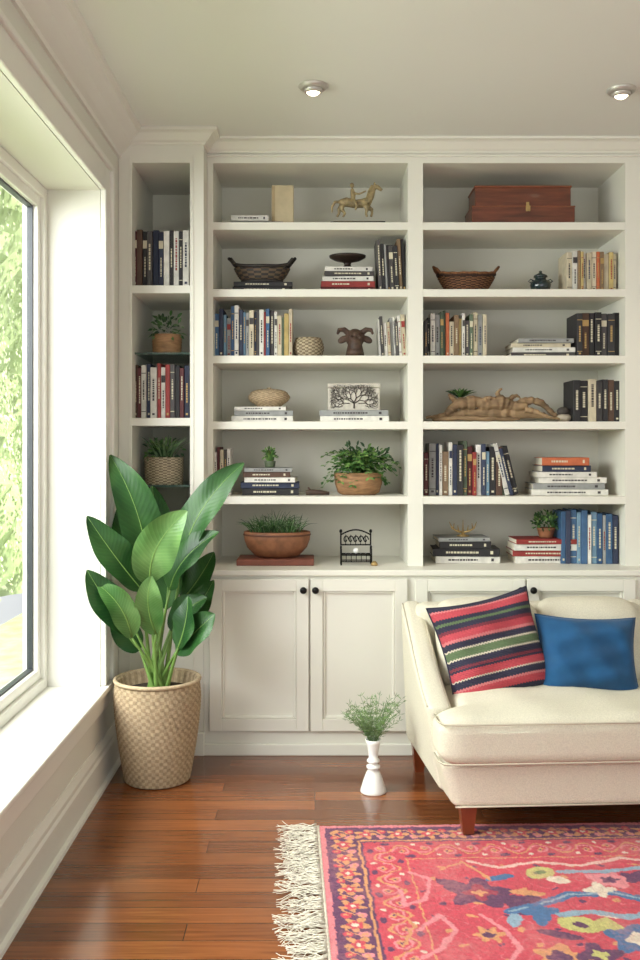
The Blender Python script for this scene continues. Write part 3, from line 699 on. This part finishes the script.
for sg in(-1,1):
    b.tube([(c0.x,Y,zA+.018),(c0.x+sg*.025,Y,zA+.022),(c0.x+sg*.05,Y,zA+.036),(c0.x+sg*.062,Y,zA+.066)],[.005,.005,.004,.0015],M_BRASS)
    b.tube([(c0.x+sg*.02,Y,zA+.022),(c0.x+sg*.024,Y,zA+.05)],[.004,.0015],M_BRASS); b.tube([(c0.x+sg*.045,Y,zA+.033),(c0.x+sg*.04,Y,zA+.06)],[.004,.0015],M_BRASS)
b.tube([(c0.x,Y,zA+.018),(c0.x,Y,zA+.075)],[.004,.0015],M_BRASS); b.obj('brass_antler_ornament')
Y=.17; b=B(); c0=P(546,0,Y)
b.lathe(vprof(.03,.042,.045,6),(c0.x,Y,zB),M_TERRA,seg=30); b.lathe([(.04,0),(.001,.01)],(c0.x,Y,zB+.032),M_SOIL,seg=20,cap=False)
bush(b,(c0.x,Y,zB+.058),.06,.055,.06,200,.02,[M_G1,M_G2,M_G3]); b.obj('potted_plant')

# ---------------------------------------------------------------- big plant in basket
PXc, PYc = -.622, -.42
b=B(); rows=58
def prf(t): return .124+.048*t-.010*max(0,(t-.75)/.25)**2+.008*math.sin(math.pi*t)
pr=[(.02,0),(.112,.0)]+[(prf(i/rows)+.0042*(i%2), .004+.385*i/rows) for i in range(rows+1)]+[(prf(1)+.004,.397),(prf(1)-.006,.4),(prf(1)-.012,.39),(.14,.34),(.001,.338)]
b.lathe(pr,(PXc,PYc,0),M_STRAW,seg=180,fn=lambda i,j,z,a:(.0011*(1 if ((j+i//2)//2)%2 else -1) if 2<i<rows+2 else 0),cap=False,mat2=M_STRAWD,blk=(3,2))
b.tube([(PXc+.165*math.cos(t*math.pi/24),PYc+.165*math.sin(t*math.pi/24),.398) for t in range(49)],.008,M_STRAW)
b.lathe([(.15,0),(.08,.01),(.001,.012)],(PXc,PYc,.35),M_SOIL,seg=30,cap=False)
def L3(x,y,Y): return P(x,y,Y)
leaves=[ # base, ctrl, tip (px,px,Y), width m, normal, bright, twist
 ((148,586,-.42),(150,520,-.47),(110,455,-.40),.175,(.6,-1,.3),0,.5),
 ((142,590,-.5),(116,560,-.58),(87,516,-.6),.14,(.1,-.9,.9),0,.3),
 ((150,584,-.52),(146,545,-.58),(187,511,-.56),.165,(.3,-1,.35),1,0),
 ((180,572,-.38),(188,508,-.42),(244,463,-.36),.15,(-.4,-1,.5),0,-.5),
 ((170,590,-.42),(176,556,-.46),(219,532,-.46),.155,(-.3,-.8,.9),0,0),
 ((136,632,-.52),(108,608,-.6),(87,570,-.62),.14,(.5,-1,.5),0,.3),
 ((176,652,-.5),(194,632,-.56),(215,614,-.55),.14,(-.2,-1,.7),0,0),
 ((172,632,-.40),(184,606,-.42),(207,598,-.42),.12,(-.2,-1,.6),0,.2),
 ((132,638,-.55),(126,604,-.62),(97,584,-.6),.11,(.4,-1,.6),1,0),
 ((156,634,-.5),(142,604,-.56),(152,576,-.54),.11,(.3,-1,.1),1,0),
 ((158,600,-.34),(160,530,-.32),(152,486,-.30),.15,(.1,-1,.1),0,.3),
 ((144,580,-.38),(124,550,-.36),(122,500,-.34),.15,(.6,-1,0),0,0),
 ((182,600,-.34),(200,580,-.34),(214,552,-.34),.12,(-.4,-1,.1),0,0),
 ((178,648,-.52),(188,622,-.56),(188,596,-.52),.11,(-.7,-1,.2),0,0),
 ((166,610,-.36),(170,560,-.34),(178,515,-.32),.14,(-.2,-1,.1),0,.2),
 ((140,650,-.46),(122,634,-.5),(116,606,-.5),.11,(.3,-1,.2),0,.2),
 ((186,624,-.36),(200,606,-.36),(214,580,-.36),.10,(-.3,-1,.3),0,0),
]
for i,(a,c,e,w,nh,br_,tw) in enumerate(leaves):
    a,c,e=L3(*a),L3(*c),L3(*e)
    b.leaf(a,c,e,w,nh,M_LEAF2 if br_ else M_LEAF,fold=.26,segs=22,across=5,wave=.16,pk=.86,ex=.66,twist=tw)
    b.tube([a*(1-t)**2+c*2*t*(1-t)+e*t*t for t in [k/10 for k in range(11)]],[.0034*(1-.85*k/10) for k in range(11)],M_STEM,seg=6)
    an=i*2.4; s0=Vector((PXc+.035*math.cos(an),PYc+.035*math.sin(an),.345))
    mid=(s0+a)/2; mid.x=s0.x*.55+a.x*.45
    b.tube([s0*(1-t)**2+mid*2*t*(1-t)+a*t*t for t in [k/8 for k in range(9)]],[.010-.006*k/8 for k in range(9)],M_STEM,seg=8)
b.obj('potted_bird_of_paradise',fixn=False)

# ---------------------------------------------------------------- white vase with sprigs
b=B(); vx,vy=.222,-.555
b.lathe([(.048,0),(.05,.004),(.048,.012),(.036,.05),(.026,.075),(.019,.088),(.026,.092),(.026,.1),(.017,.104),(.017,.112),(.025,.116),(.024,.122),(.017,.13),(.019,.15),(.026,.185),(.031,.2),(.027,.2),(.022,.18),(.001,.15)],(vx,vy,0),M_WHITE,seg=40)
for i in range(60):
    a=R.uniform(0,6.28);k=R.random()**.6; Ln=R.uniform(.12,.20); o=Vector((math.cos(a),math.sin(a),0))
    p0=Vector((vx,vy,.17))+o*.008; pts=[p0+o*Ln*k*.75*t*(.4+.6*t)+Vector((0,0,Ln*(t-.2*k*t*t))) for t in [j/6 for j in range(7)]]
    b.tube(pts,.0008,M_G4,seg=4)
    for j in range(2,7):
        for s_ in range(5):
            d=(rdir(.5)+o*.3).normalized()*R.uniform(.014,.03); b.leaf(pts[j],pts[j]+d*.5,pts[j]+d,.0022,(0,-1,.3),R.choice([M_G4,M_G4,M_G2]),segs=2,across=1)
b.obj('flower_vase',fixn=False)

# ---------------------------------------------------------------- armchair (wide, cream linen)
b=B(); SW,SD=.985,.775
Ms=Matrix.Translation((.368,-.262,0)) @ Matrix.Rotation(math.radians(3.2),4,'Z')
Z0=.113; AL=.63
def arm_top(t):
    s_=max(0,min(1,(t-.02)/.95)); s_=s_**.85
    s_=.6*s_+.4*s_*s_*(3-2*s_)
    return .69*(1-s_)+.42*s_
def armfn(side):
    def fn(p):
        t=max(0,min(1,-p.y/AL)); u=(p.z-Z0)/(.6); tp=arm_top(t)
        z=Z0+u*(tp-Z0)
        fl=.022*u-.03*(1-u)*t
        return Vector((p.x-fl*side,p.y,z))
    return fn
aw=.046
b.rbox((.048,-AL/2,Z0+.3),(aw,AL/2,.3),.036,M_LINEN,n=20,fn=armfn(1),M=Ms)
b.rbox((SW-.048,-AL/2,Z0+.3),(aw,AL/2,.3),.036,M_LINEN,n=20,fn=armfn(-1),M=Ms)
b.rbox((SW/2,-SD/2-.0,Z0+.075),(SW/2-.006,SD/2-.004,.075),.02,M_LINEN,n=14,M=Ms,fn=lambda p:Vector((p.x+(.045*(1-(p.z-Z0)/.15)*(-p.y/SD))*(1 if p.x<SW/2 else -1),p.y,p.z)))
b.rbox((SW/2,-.07,Z0+.285),(SW/2-.03,.065,.285),.04,M_LINEN,n=12,M=Ms)
CI=.09
def tc(p):
    k=max(0,min(1,(-p.y-(AL-.02))/.05)); k=k*k*(3-2*k)
    sx=(p.x-SW/2)/(SW/2-CI)
    wr=.004*math.sin(p.x*23+p.y*9)*(1 if p.z>.38 else 0)+.003*math.sin(p.y*31-p.x*7)*(1 if p.z>.38 else 0)
    return Vector((p.x+sx*abs(sx)**3*((CI+.004)*k),p.y,p.z+wr))
b.rbox((SW/2,-.15-.33,.336),(SW/2-CI,.33,.08),.05,M_LINEN,n=32,M=Ms,puff=.026,fn=tc)
def backc(x0,x1):
    def f(p):
        u=min(1,max(0,(p.x-x0)/(x1-x0))); s_=math.sin(math.pi*u)
        return Vector((p.x,p.y-.10*(.68-p.z)/.28-.035*s_*math.sin(math.pi*min(1,max(0,(p.z-.395)/.31)))*(1 if p.y<-.2 else 0)+.004*math.sin(p.z*40+p.x*20),p.z+.016*s_))
    b.rbox(((x0+x1)/2,-.195,.55),((x1-x0)/2-.002,.08,.155),.06,M_LINEN,n=18,M=Ms,fn=f)
backc(.088,.4925); backc(.4925,.897)
def pipe(pts,r=.0045): b.tube([Ms@Vector(p) for p in pts],r,M_PIPE,seg=6)
for zc in(.272,.402): pipe([(.0,-.68,zc),(-.002,-.77,zc),(.012,-.803,zc),(.05,-.812,zc),(SW/2,-.812,zc),(SW-.05,-.812,zc),(SW-.012,-.803,zc),(SW+.002,-.77,zc),(SW,-.68,zc)],.0035)
for x_ in(.0,.075):
    pts=[]
    for k in range(21):
        t=.04+.93*k/20; pts.append((x_-.012,-t*AL,arm_top(t)-.010))
    pipe(pts,.0035)
pipe([(.055,-SD+.004,Z0+.006),(SW-.055,-SD+.004,Z0+.006)],.003)
for (x,y) in((.105,-.72),(SW-.105,-.72),(.05,-.06),(SW-.05,-.06)):
    zb=.0145 if y<-.5 else 0.0
    v=[]; 
    for zz,hw in((zb,.018),(Z0+.01,.029)):
        for sx,sy in((-1,-1),(1,-1),(1,1),(-1,1)): v.append(Ms@Vector((x+sx*hw,y+sy*hw,0))+Vector((0,0,zz)))
    b.add(v,[(3,2,1,0),(4,5,6,7),(0,1,5,4),(1,2,6,5),(2,3,7,6),(3,0,4,7)],M_LEG)
b.obj('cream_armchair')

# pillows
def stripe_mat():
    m=bpy.data.materials.new('kilim_stripes');m.use_nodes=True;nt=m.node_tree;N=nt.nodes;L=nt.links;bs=N['Principled BSDF']
    uv=N.new('ShaderNodeUVMap');uv.uv_map='UVMap';sp=N.new('ShaderNodeSeparateXYZ');L.new(uv.outputs['UV'],sp.inputs[0])
    w=N.new('ShaderNodeMath');w.operation='PINGPONG';w.inputs[1].default_value=.014;L.new(sp.outputs['X'],w.inputs[0])
    ad=N.new('ShaderNodeMath');ad.operation='MULTIPLY_ADD';ad.inputs[1].default_value=.9;L.new(w.outputs[0],ad.inputs[0]);L.new(sp.outputs['Y'],ad.inputs[2])
    rp=N.new('ShaderNodeValToRGB');cr=rp.color_ramp;cr.interpolation='CONSTANT'
    co=dict(n=(42,40,60),c=(178,66,76),w=(196,184,166),g=(88,106,74),p=(196,112,114),m=(112,44,58))
    seq=[(0,'m'),(.05,'n'),(.11,'c'),(.18,'p'),(.205,'n'),(.27,'w'),(.285,'c'),(.355,'n'),(.375,'m'),(.40,'n'),(.46,'w'),(.475,'g'),(.545,'w'),(.56,'n'),(.62,'p'),(.645,'c'),(.71,'m'),(.74,'n'),(.79,'g'),(.82,'n'),(.86,'c'),(.93,'p'),(.95,'n')]
    cr.elements[0].position=0;cr.elements[0].color=lin(co[seq[0][1]])
    cr.elements[1].position=seq[1][0];cr.elements[1].color=lin(co[seq[1][1]])
    for p,k in seq[2:]:
        e=cr.elements.new(p);e.color=lin(co[k])
    nz=N.new('ShaderNodeTexNoise');nz.inputs['Scale'].default_value=60;L.new(uv.outputs['UV'],nz.inputs['Vector'])
    mr=N.new('ShaderNodeMapRange');mr.inputs[3].default_value=.65;mr.inputs[4].default_value=1.3;L.new(nz.outputs['Fac'],mr.inputs[0])
    mx=N.new('ShaderNodeVectorMath');mx.operation='SCALE';L.new(ad.outputs[0],rp.inputs['Fac']);L.new(rp.outputs['Color'],mx.inputs[0]);L.new(mr.outputs[0],mx.inputs['Scale'])
    L.new(mx.outputs[0],bs.inputs['Base Color']);bs.inputs['Roughness'].default_value=.9
    wv=N.new('ShaderNodeMath');wv.operation='SINE';m3=N.new('ShaderNodeMath');m3.operation='MULTIPLY';m3.inputs[1].default_value=420;L.new(sp.outputs['Y'],m3.inputs[0]);L.new(m3.outputs[0],wv.inputs[0])
    bp=N.new('ShaderNodeBump');bp.inputs['Strength'].default_value=.4;bp.inputs['Distance'].default_value=.002;L.new(wv.outputs[0],bp.inputs['Height']);L.new(bp.outputs['Normal'],bs.inputs['Normal'])
    return m
M_KIL=stripe_mat(); M_BLUE=pm('blue_velvet',(8,70,112),.85,var=.2,scale=12,bump=.3,bscale=300,sheen=.12)
def pillow(name,c,w,h,t,mat,roll,tilt,yaw,edge):
    b=B();n=40
    M=Matrix.Translation(c)@Matrix.Rotation(yaw,4,'Z')@Matrix.Rotation(tilt,4,'X')@Matrix.Rotation(roll,4,'Y')
    def sh(u,q_): 
        return u*w/2*(1-.10*(1-q_*q_)*abs(u)**2), q_*h/2*(1-.10*(1-u*u)*abs(q_)**2)
    for sg in(-1,1):
        v=[];uvs=[];f=[]
        for i in range(n+1):
            for j in range(n+1):
                u=-1+2*i/n;q_=-1+2*j/n
                x,z=sh(u,q_)
                th__=t/2*(max(0,(1-abs(u)**3))*max(0,(1-abs(q_)**3)))**.5*(1-.1*q_)
                th__+=(.006*math.sin(u*7+q_*4+1)+.004*math.sin(u*3-q_*11))*(1-abs(u)**4)*(1-abs(q_)**4)
                v.append((x,sg*th__,z));uvs.append(((u+1)/2,(q_+1)/2))
        for i in range(n):
            for j in range(n):f.append((i*(n+1)+j,(i+1)*(n+1)+j,(i+1)*(n+1)+j+1,i*(n+1)+j+1))
        b.add(v,f,mat,smooth=True,M=M,uvs=uvs)
    pts=[]
    for (u0,q0,u1,q1) in((-1,-1,1,-1),(1,-1,1,1),(1,1,-1,1),(-1,1,-1,-1)):
        for k in range(12):
            u=u0+(u1-u0)*k/12;q_=q0+(q1-q0)*k/12; x,z=sh(u,q_)
            pts.append(M@Vector((x,0,z)))
    pts.append(pts[0]);b.tube(pts,.0035,edge,seg=6)
    bmesh.ops.remove_doubles(b.bm,verts=list(b.bm.verts),dist=.0004)
    return b.obj(name)
pillow('striped_throw_pillow',P(492,649,-.62),.405,.40,.18,M_KIL,-.20,-.36,.10,pm('navy_edge',(40,36,56),.9))
pillow('blue_throw_pillow',P(587,656,-.64),.375,.30,.16,M_BLUE,.035,-.38,-.04,M_BLUE)

# ---------------------------------------------------------------- rug
RO=Vector((.010,-.911)); ra=math.radians(1.8)
RL,RWd=2.5,1.7; st=.0036
nu,nv=int(RL/st),int(RWd/st)
U,V=np.meshgrid(np.linspace(0,RL,nu+1),np.linspace(0,RWd,nv+1),indexing='ij')
rng=np.random.default_rng(3)
def smooth_noise(sc_):
    g=rng.random((int(RL/sc_)+3,int(RWd/sc_)+3)); a=U/sc_;c_=V/sc_; i=a.astype(int);j=c_.astype(int);fa=a-i;fc=c_-j
    return (g[i,j]*(1-fa)*(1-fc)+g[i+1,j]*fa*(1-fc)+g[i,j+1]*(1-fa)*fc+g[i+1,j+1]*fa*fc)
Uw=U+(smooth_noise(.018)-.5)*.011; Vw=V+(smooth_noise(.018)-.5)*.011
def cl(c): return np.array(lin(c)[:3])
CR=cl((200,66,82));PL=cl((96,48,86));MU=cl((210,146,98));PK=cl((222,134,140));YG=cl((194,186,112));BL=cl((70,106,150));CRM=cl((222,206,186));DR=cl((156,42,68));LBL=cl((140,164,182));GR=cl((108,128,84))
col=np.zeros(U.shape+(3,)); col[:]=CR
E=np.minimum(np.minimum(Uw,RL-Uw),np.minimum(Vw,RWd-Vw))
along=np.where(np.minimum(Uw,RL-Uw)<np.minimum(Vw,RWd-Vw),Vw,Uw)
def setm(m,c): col[m]=c
setm(E<.022,PK*.8+CR*.2); setm((E>=.022)&(E<.03),PL); 
bm1=(E>=.03)&(E<.125); setm(bm1,PL)
per=.105; ph=(along%per)-per/2; cc_=E-.078; rr=np.hypot(ph,cc_); ang=np.arctan2(cc_,ph)
fl=rr<.032+.010*np.cos(5*ang)
setm(bm1&fl,MU); setm(bm1&(rr<.02+.004*np.cos(5*ang+2)),CR); setm(bm1&(rr<.008),CRM)
ph2=((along+per/2)%per)-per/2
r3=np.hypot(ph2,cc_-.022); r4=np.hypot(ph2,cc_+.024)
setm(bm1&(r3<.016),PK); setm(bm1&(r3<.007),MU); setm(bm1&(r4<.014),CR); setm(bm1&(r4<.006),MU)
setm(bm1&(np.abs(cc_-.028*np.sin(along*2*math.pi/per))<.004)&~fl,MU)
setm((E>=.125)&(E<.134),MU); setm((E>=.134)&(E<.142),PL)
b2=(E>=.142)&(E<.27); c2=E-.205; p2=.15
s1=c2-.035*np.sin(along*2*math.pi/p2); setm(b2&(np.abs(s1)<.005),MU)
for off,sgn in((.25,1),(.75,-1)):
    pp=((along/p2-off+.5)%1-.5)*p2; r1=np.hypot(pp,c2+sgn*.012); a1=np.arctan2(c2+sgn*.012,pp)
    setm(b2&(np.abs(r1-.022-.004*a1*sgn)<.0035),PK); setm(b2&(r1<.012+.003*np.cos(4*a1)),MU); setm(b2&(r1<.005),PL)
    r5=np.hypot(pp*.7-.018,c2+sgn*.045); setm(b2&(r5<.010),PL); r6=np.hypot(pp+.035,c2+sgn*.04); setm(b2&(r6<.008),CRM)
setm((E>=.27)&(E<.275),MU)
fld=E>.28
sx_=Uw*2*math.pi/.16; sy_=Vw*2*math.pi/.14
g1=np.sin(sx_+1.3*np.sin(sy_*.7))+np.cos(sy_+1.1*np.sin(sx_*.6+1)); setm(fld&(np.abs(g1-.45)<.06),CR*.5+PK*.5)
g2=np.sin(sx_*.8+2+1.5*np.cos(sy_*.5))*np.cos(sy_*.9-1); setm(fld&(g2>.93),MU); setm(fld&(g2<-.95),PL)
ca,sa=math.cos(ra),math.sin(ra)
def loc(x,y):
    w=PF(x,y,.01); dx,dy=w.x-RO.x,w.y-RO.y
    return dx*ca+dy*sa, -(-dx*sa+dy*ca)
fieldm=E>.13
def ellp(x,y,a,b_,rot,c,m=fieldm):
    u0,v0=loc(x,y); du,dv=Uw-u0,Vw-v0; c0,s0=math.cos(rot),math.sin(rot)
    setm(m&((((du*c0+dv*s0)/a)**2+((-du*s0+dv*c0)/b_)**2)<1),c)
def blob(x,y,r,k,amp,rot,c,sq=1.0):
    u0,v0=loc(x,y); du,dv=Uw-u0,(Vw-v0)/sq; rr_=np.hypot(du,dv);an=np.arctan2(dv,du)
    setm(fieldm&(rr_<r*(1+amp*np.cos(k*an+rot))),c)
def line(pts,w,c):
    pl=[loc(*p) for p in pts]
    for (x0,y0),(x1,y1) in zip(pl[:-1],pl[1:]):
        dx,dy=x1-x0,y1-y0;L2=dx*dx+dy*dy
        t=np.clip(((Uw-x0)*dx+(Vw-y0)*dy)/L2,0,1); setm(fieldm&(np.hypot(Uw-x0-t*dx,Vw-y0-t*dy)<w),c)
line([(470,862),(500,868),(540,862),(580,866),(620,858),(650,862)],.008,CRM*.6+PK*.4)
line([(410,872),(430,880),(425,900),(405,905),(400,890)],.007,PK); line([(420,930),(440,915),(455,930),(440,950),(425,958)],.008,PK)
line([(400,915),(415,925),(405,945)],.006,MU)
blob(478,893,.085,5,.28,.6,PL,.9); blob(520,903,.06,3,.3,1,PL); ellp(452,884,.05,.022,.5,PL); ellp(500,878,.05,.018,-.3,BL); blob(480,893,.04,4,.3,0,DR); blob(480,893,.018,4,.3,0,MU)
ellp(540,873,.05,.038,-.5,YG); ellp(558,880,.034,.024,.4,CRM); ellp(528,893,.05,.016,.2,MU); ellp(540,873,.02,.012,-.5,GR)
line([(510,912),(540,905),(570,895),(610,893),(650,900)],.018,BL); line([(510,912),(540,905),(570,895),(610,893),(650,900)],.005,LBL); blob(540,912,.045,4,.25,.3,BL); ellp(515,921,.022,.038,.2,LBL); ellp(540,920,.018,.038,0,BL)
blob(610,880,.065,5,.2,.2,PK,.8); blob(640,878,.05,5,.2,0,PL,.8); line([(560,872),(600,872),(640,868)],.011,LBL); blob(600,890,.038,4,.3,0,CRM); blob(610,880,.025,5,.2,.2,PL,.8)
ellp(580,925,.06,.044,.35,YG); ellp(612,928,.034,.054,-.2,YG); ellp(606,915,.035,.018,.5,CRM); ellp(560,935,.06,.018,.4,PL); ellp(580,925,.022,.015,.35,PL)
line([(560,915),(590,912),(630,918),(655,912)],.014,LBL); blob(640,940,.08,5,.2,.4,BL,.9); blob(640,940,.035,4,.2,0,CRM)
blob(560,958,.06,5,.25,0,MU); blob(560,958,.03,4,.2,0,PL); blob(490,935,.035,6,.3,0,MU); blob(490,935,.015,4,.2,0,PL)
line([(480,915),(505,930),(520,950),(505,965)],.007,PK); line([(440,870),(462,862),(490,880)],.005,MU); blob(600,955,.05,4,.3,.8,PL); blob(600,955,.02,4,.3,.8,YG)
for k in range(26):
    x=rng.uniform(.35,2.2); y=rng.uniform(.95,1.4) if k<18 else rng.uniform(.3,1.4)
    if k>=18: x=rng.uniform(1.5,2.2)
    du,dv=Uw-x,Vw-y; r_=np.hypot(du,dv);an=np.arctan2(dv,du)
    setm(fieldm&(r_<.06*(1+.3*np.cos(5*an+k))),[PL,BL,YG,MU,PK][k%5]); setm(fieldm&(r_<.025),[CRM,MU,DR,PL,BL][k%5])
nz=.78+.25*smooth_noise(.009)+.25*smooth_noise(.15)*.5+.22*(rng.random(U.shape)-.5)
fade=(smooth_noise(.08)*.6+smooth_noise(.008)*.4)[...,None]; base=cl((206,134,130))
col=col*nz[...,None]; w_=np.clip((fade-.45)*.9,0,.35); col=col*(1-w_)+base*w_
col=np.clip(col,0,1)
Z=.0095+.003*rng.random(U.shape)+.0008*np.sin(along*900)
Z[(U<=0)|(U>=RL)|(V<=0)|(V>=RWd)]=.001
X_=RO.x+U*ca+V*sa; Y_=RO.y+U*sa-V*ca
co=np.stack([X_,Y_,Z],-1).reshape(-1,3)
me=bpy.data.meshes.new('area_rug')
I,J=np.meshgrid(np.arange(nu),np.arange(nv),indexing='ij'); k0=(I*(nv+1)+J).ravel()
fc=np.stack([k0,k0+1,k0+nv+2,k0+nv+1],-1)
me.vertices.add(len(co)); me.vertices.foreach_set('co',co.ravel().astype(np.float32))
me.loops.add(fc.size); me.loops.foreach_set('vertex_index',fc.ravel().astype(np.int32))
me.polygons.add(len(fc)); me.polygons.foreach_set('loop_start',(np.arange(len(fc))*4).astype(np.int32)); me.polygons.foreach_set('loop_total',np.full(len(fc),4,np.int32))
me.update(calc_edges=True)
ca_=me.color_attributes.new('weave','FLOAT_COLOR','POINT')
ca_.data.foreach_set('color',np.concatenate([col.reshape(-1,3),np.ones((len(co),1))],1).ravel().astype(np.float32))
m=bpy.data.materials.new('wool_rug');m.use_nodes=True;nt=m.node_tree;at=nt.nodes.new('ShaderNodeAttribute');at.attribute_name='weave'
bs=nt.nodes['Principled BSDF'];nt.links.new(at.outputs['Color'],bs.inputs['Base Color']);bs.inputs['Roughness'].default_value=.95;bs.inputs['Sheen Weight'].default_value=.1
n1=nt.nodes.new('ShaderNodeTexNoise');n1.inputs['Scale'].default_value=350;bpn=nt.nodes.new('ShaderNodeBump');bpn.inputs['Strength'].default_value=.5;bpn.inputs['Distance'].default_value=.004
nt.links.new(n1.outputs['Fac'],bpn.inputs['Height']);nt.links.new(bpn.outputs['Normal'],bs.inputs['Normal'])
me.materials.append(m)
rug=bpy.data.objects.new('area_rug',me);sc.collection.objects.link(rug)
M_FR=pm('fringe_wool',(226,219,202),.95,var=.1,scale=60)
b=B()
def rw(u,v,z): return Vector((RO.x+u*ca+v*sa,RO.y+u*sa-v*ca,z))
for end in(0,1):
    for i in range(80):
        v0=.008+RWd*.99*i/80; a0=R.uniform(-.6,.6); Lf=R.uniform(.09,.15)
        for s_ in range(8):
            pts=[];rad=[];a=a0+R.uniform(-.3,.3);u_=.004;v_=v0+R.uniform(-.007,.007);wv=R.uniform(0,6);sw=R.choice([-1,1])*R.uniform(.1,.35)
            for k in range(9):
                zz=.009+.004*math.sin(k*1.2+wv)+(.003 if k<4 else 0); pts.append(rw(-u_ if end==0 else RL+u_,v_,max(.004,zz)+s_*.001)); rad.append(.0019*(1-.5*k/8))
                a+=R.uniform(-.3,.3)+sw*(k/8); u_+=Lf/8*math.cos(a*.7); v_+=Lf/8*math.sin(a*.7)
            b.tube(pts,rad,M_FR,seg=3)
    b.tube([rw(0.0 if end==0 else RL,RWd*k/20,.008) for k in range(21)],.006,M_FR,seg=6)
fr=b.obj('fringe',fixn=False); fr.parent=rug

# ---------------------------------------------------------------- light
w=bpy.data.worlds.new('sky');sc.world=w;w.use_nodes=True
bg=w.node_tree.nodes['Background'];bg.inputs['Color'].default_value=(.93,.97,1,1);bg.inputs['Strength'].default_value=.82
def area(name,loc_,tgt,sx,sy,e,c):
    l=bpy.data.lights.new(name,'AREA');l.shape='RECTANGLE';l.size=sx;l.size_y=sy;l.energy=e;l.color=c
    o=bpy.data.objects.new(name,l);sc.collection.objects.link(o);o.location=loc_
    o.rotation_euler=(Vector(tgt)-Vector(loc_)).to_track_quat('-Z','Y').to_euler();return o
area('daylight_window',(-1.95,-1.9,2.2),(.6,-1.1,.8),3.0,1.6,235,(.96,.985,1))
area('rear_fill',(1.0,-5.2,1.5),(.7,0,1.5),3.4,1.8,24,(.97,.985,1))  # added soft fill behind the camera, as from an unseen window
s=bpy.data.lights.new('sun','SUN');s.energy=8.5;s.angle=.05;s.color=(1,.98,.92)
so=bpy.data.objects.new('sun',s);sc.collection.objects.link(so);so.rotation_euler=(0,math.radians(30),0)

# ---------------------------------------------------------------- camera
cam=bpy.data.cameras.new('camera');cam.lens=36*F/960;cam.sensor_width=36
cam.shift_x=5/960;cam.shift_y=-33/960;cam.clip_start=.05
co_=bpy.data.objects.new('camera',cam);sc.collection.objects.link(co_);co_.location=(0,-DIST,EYE);co_.rotation_euler=(math.pi/2,0,0)
sc.camera=co_
sc.view_settings.view_transform='Standard'; sc.view_settings.look='None'; sc.view_settings.exposure=0.0
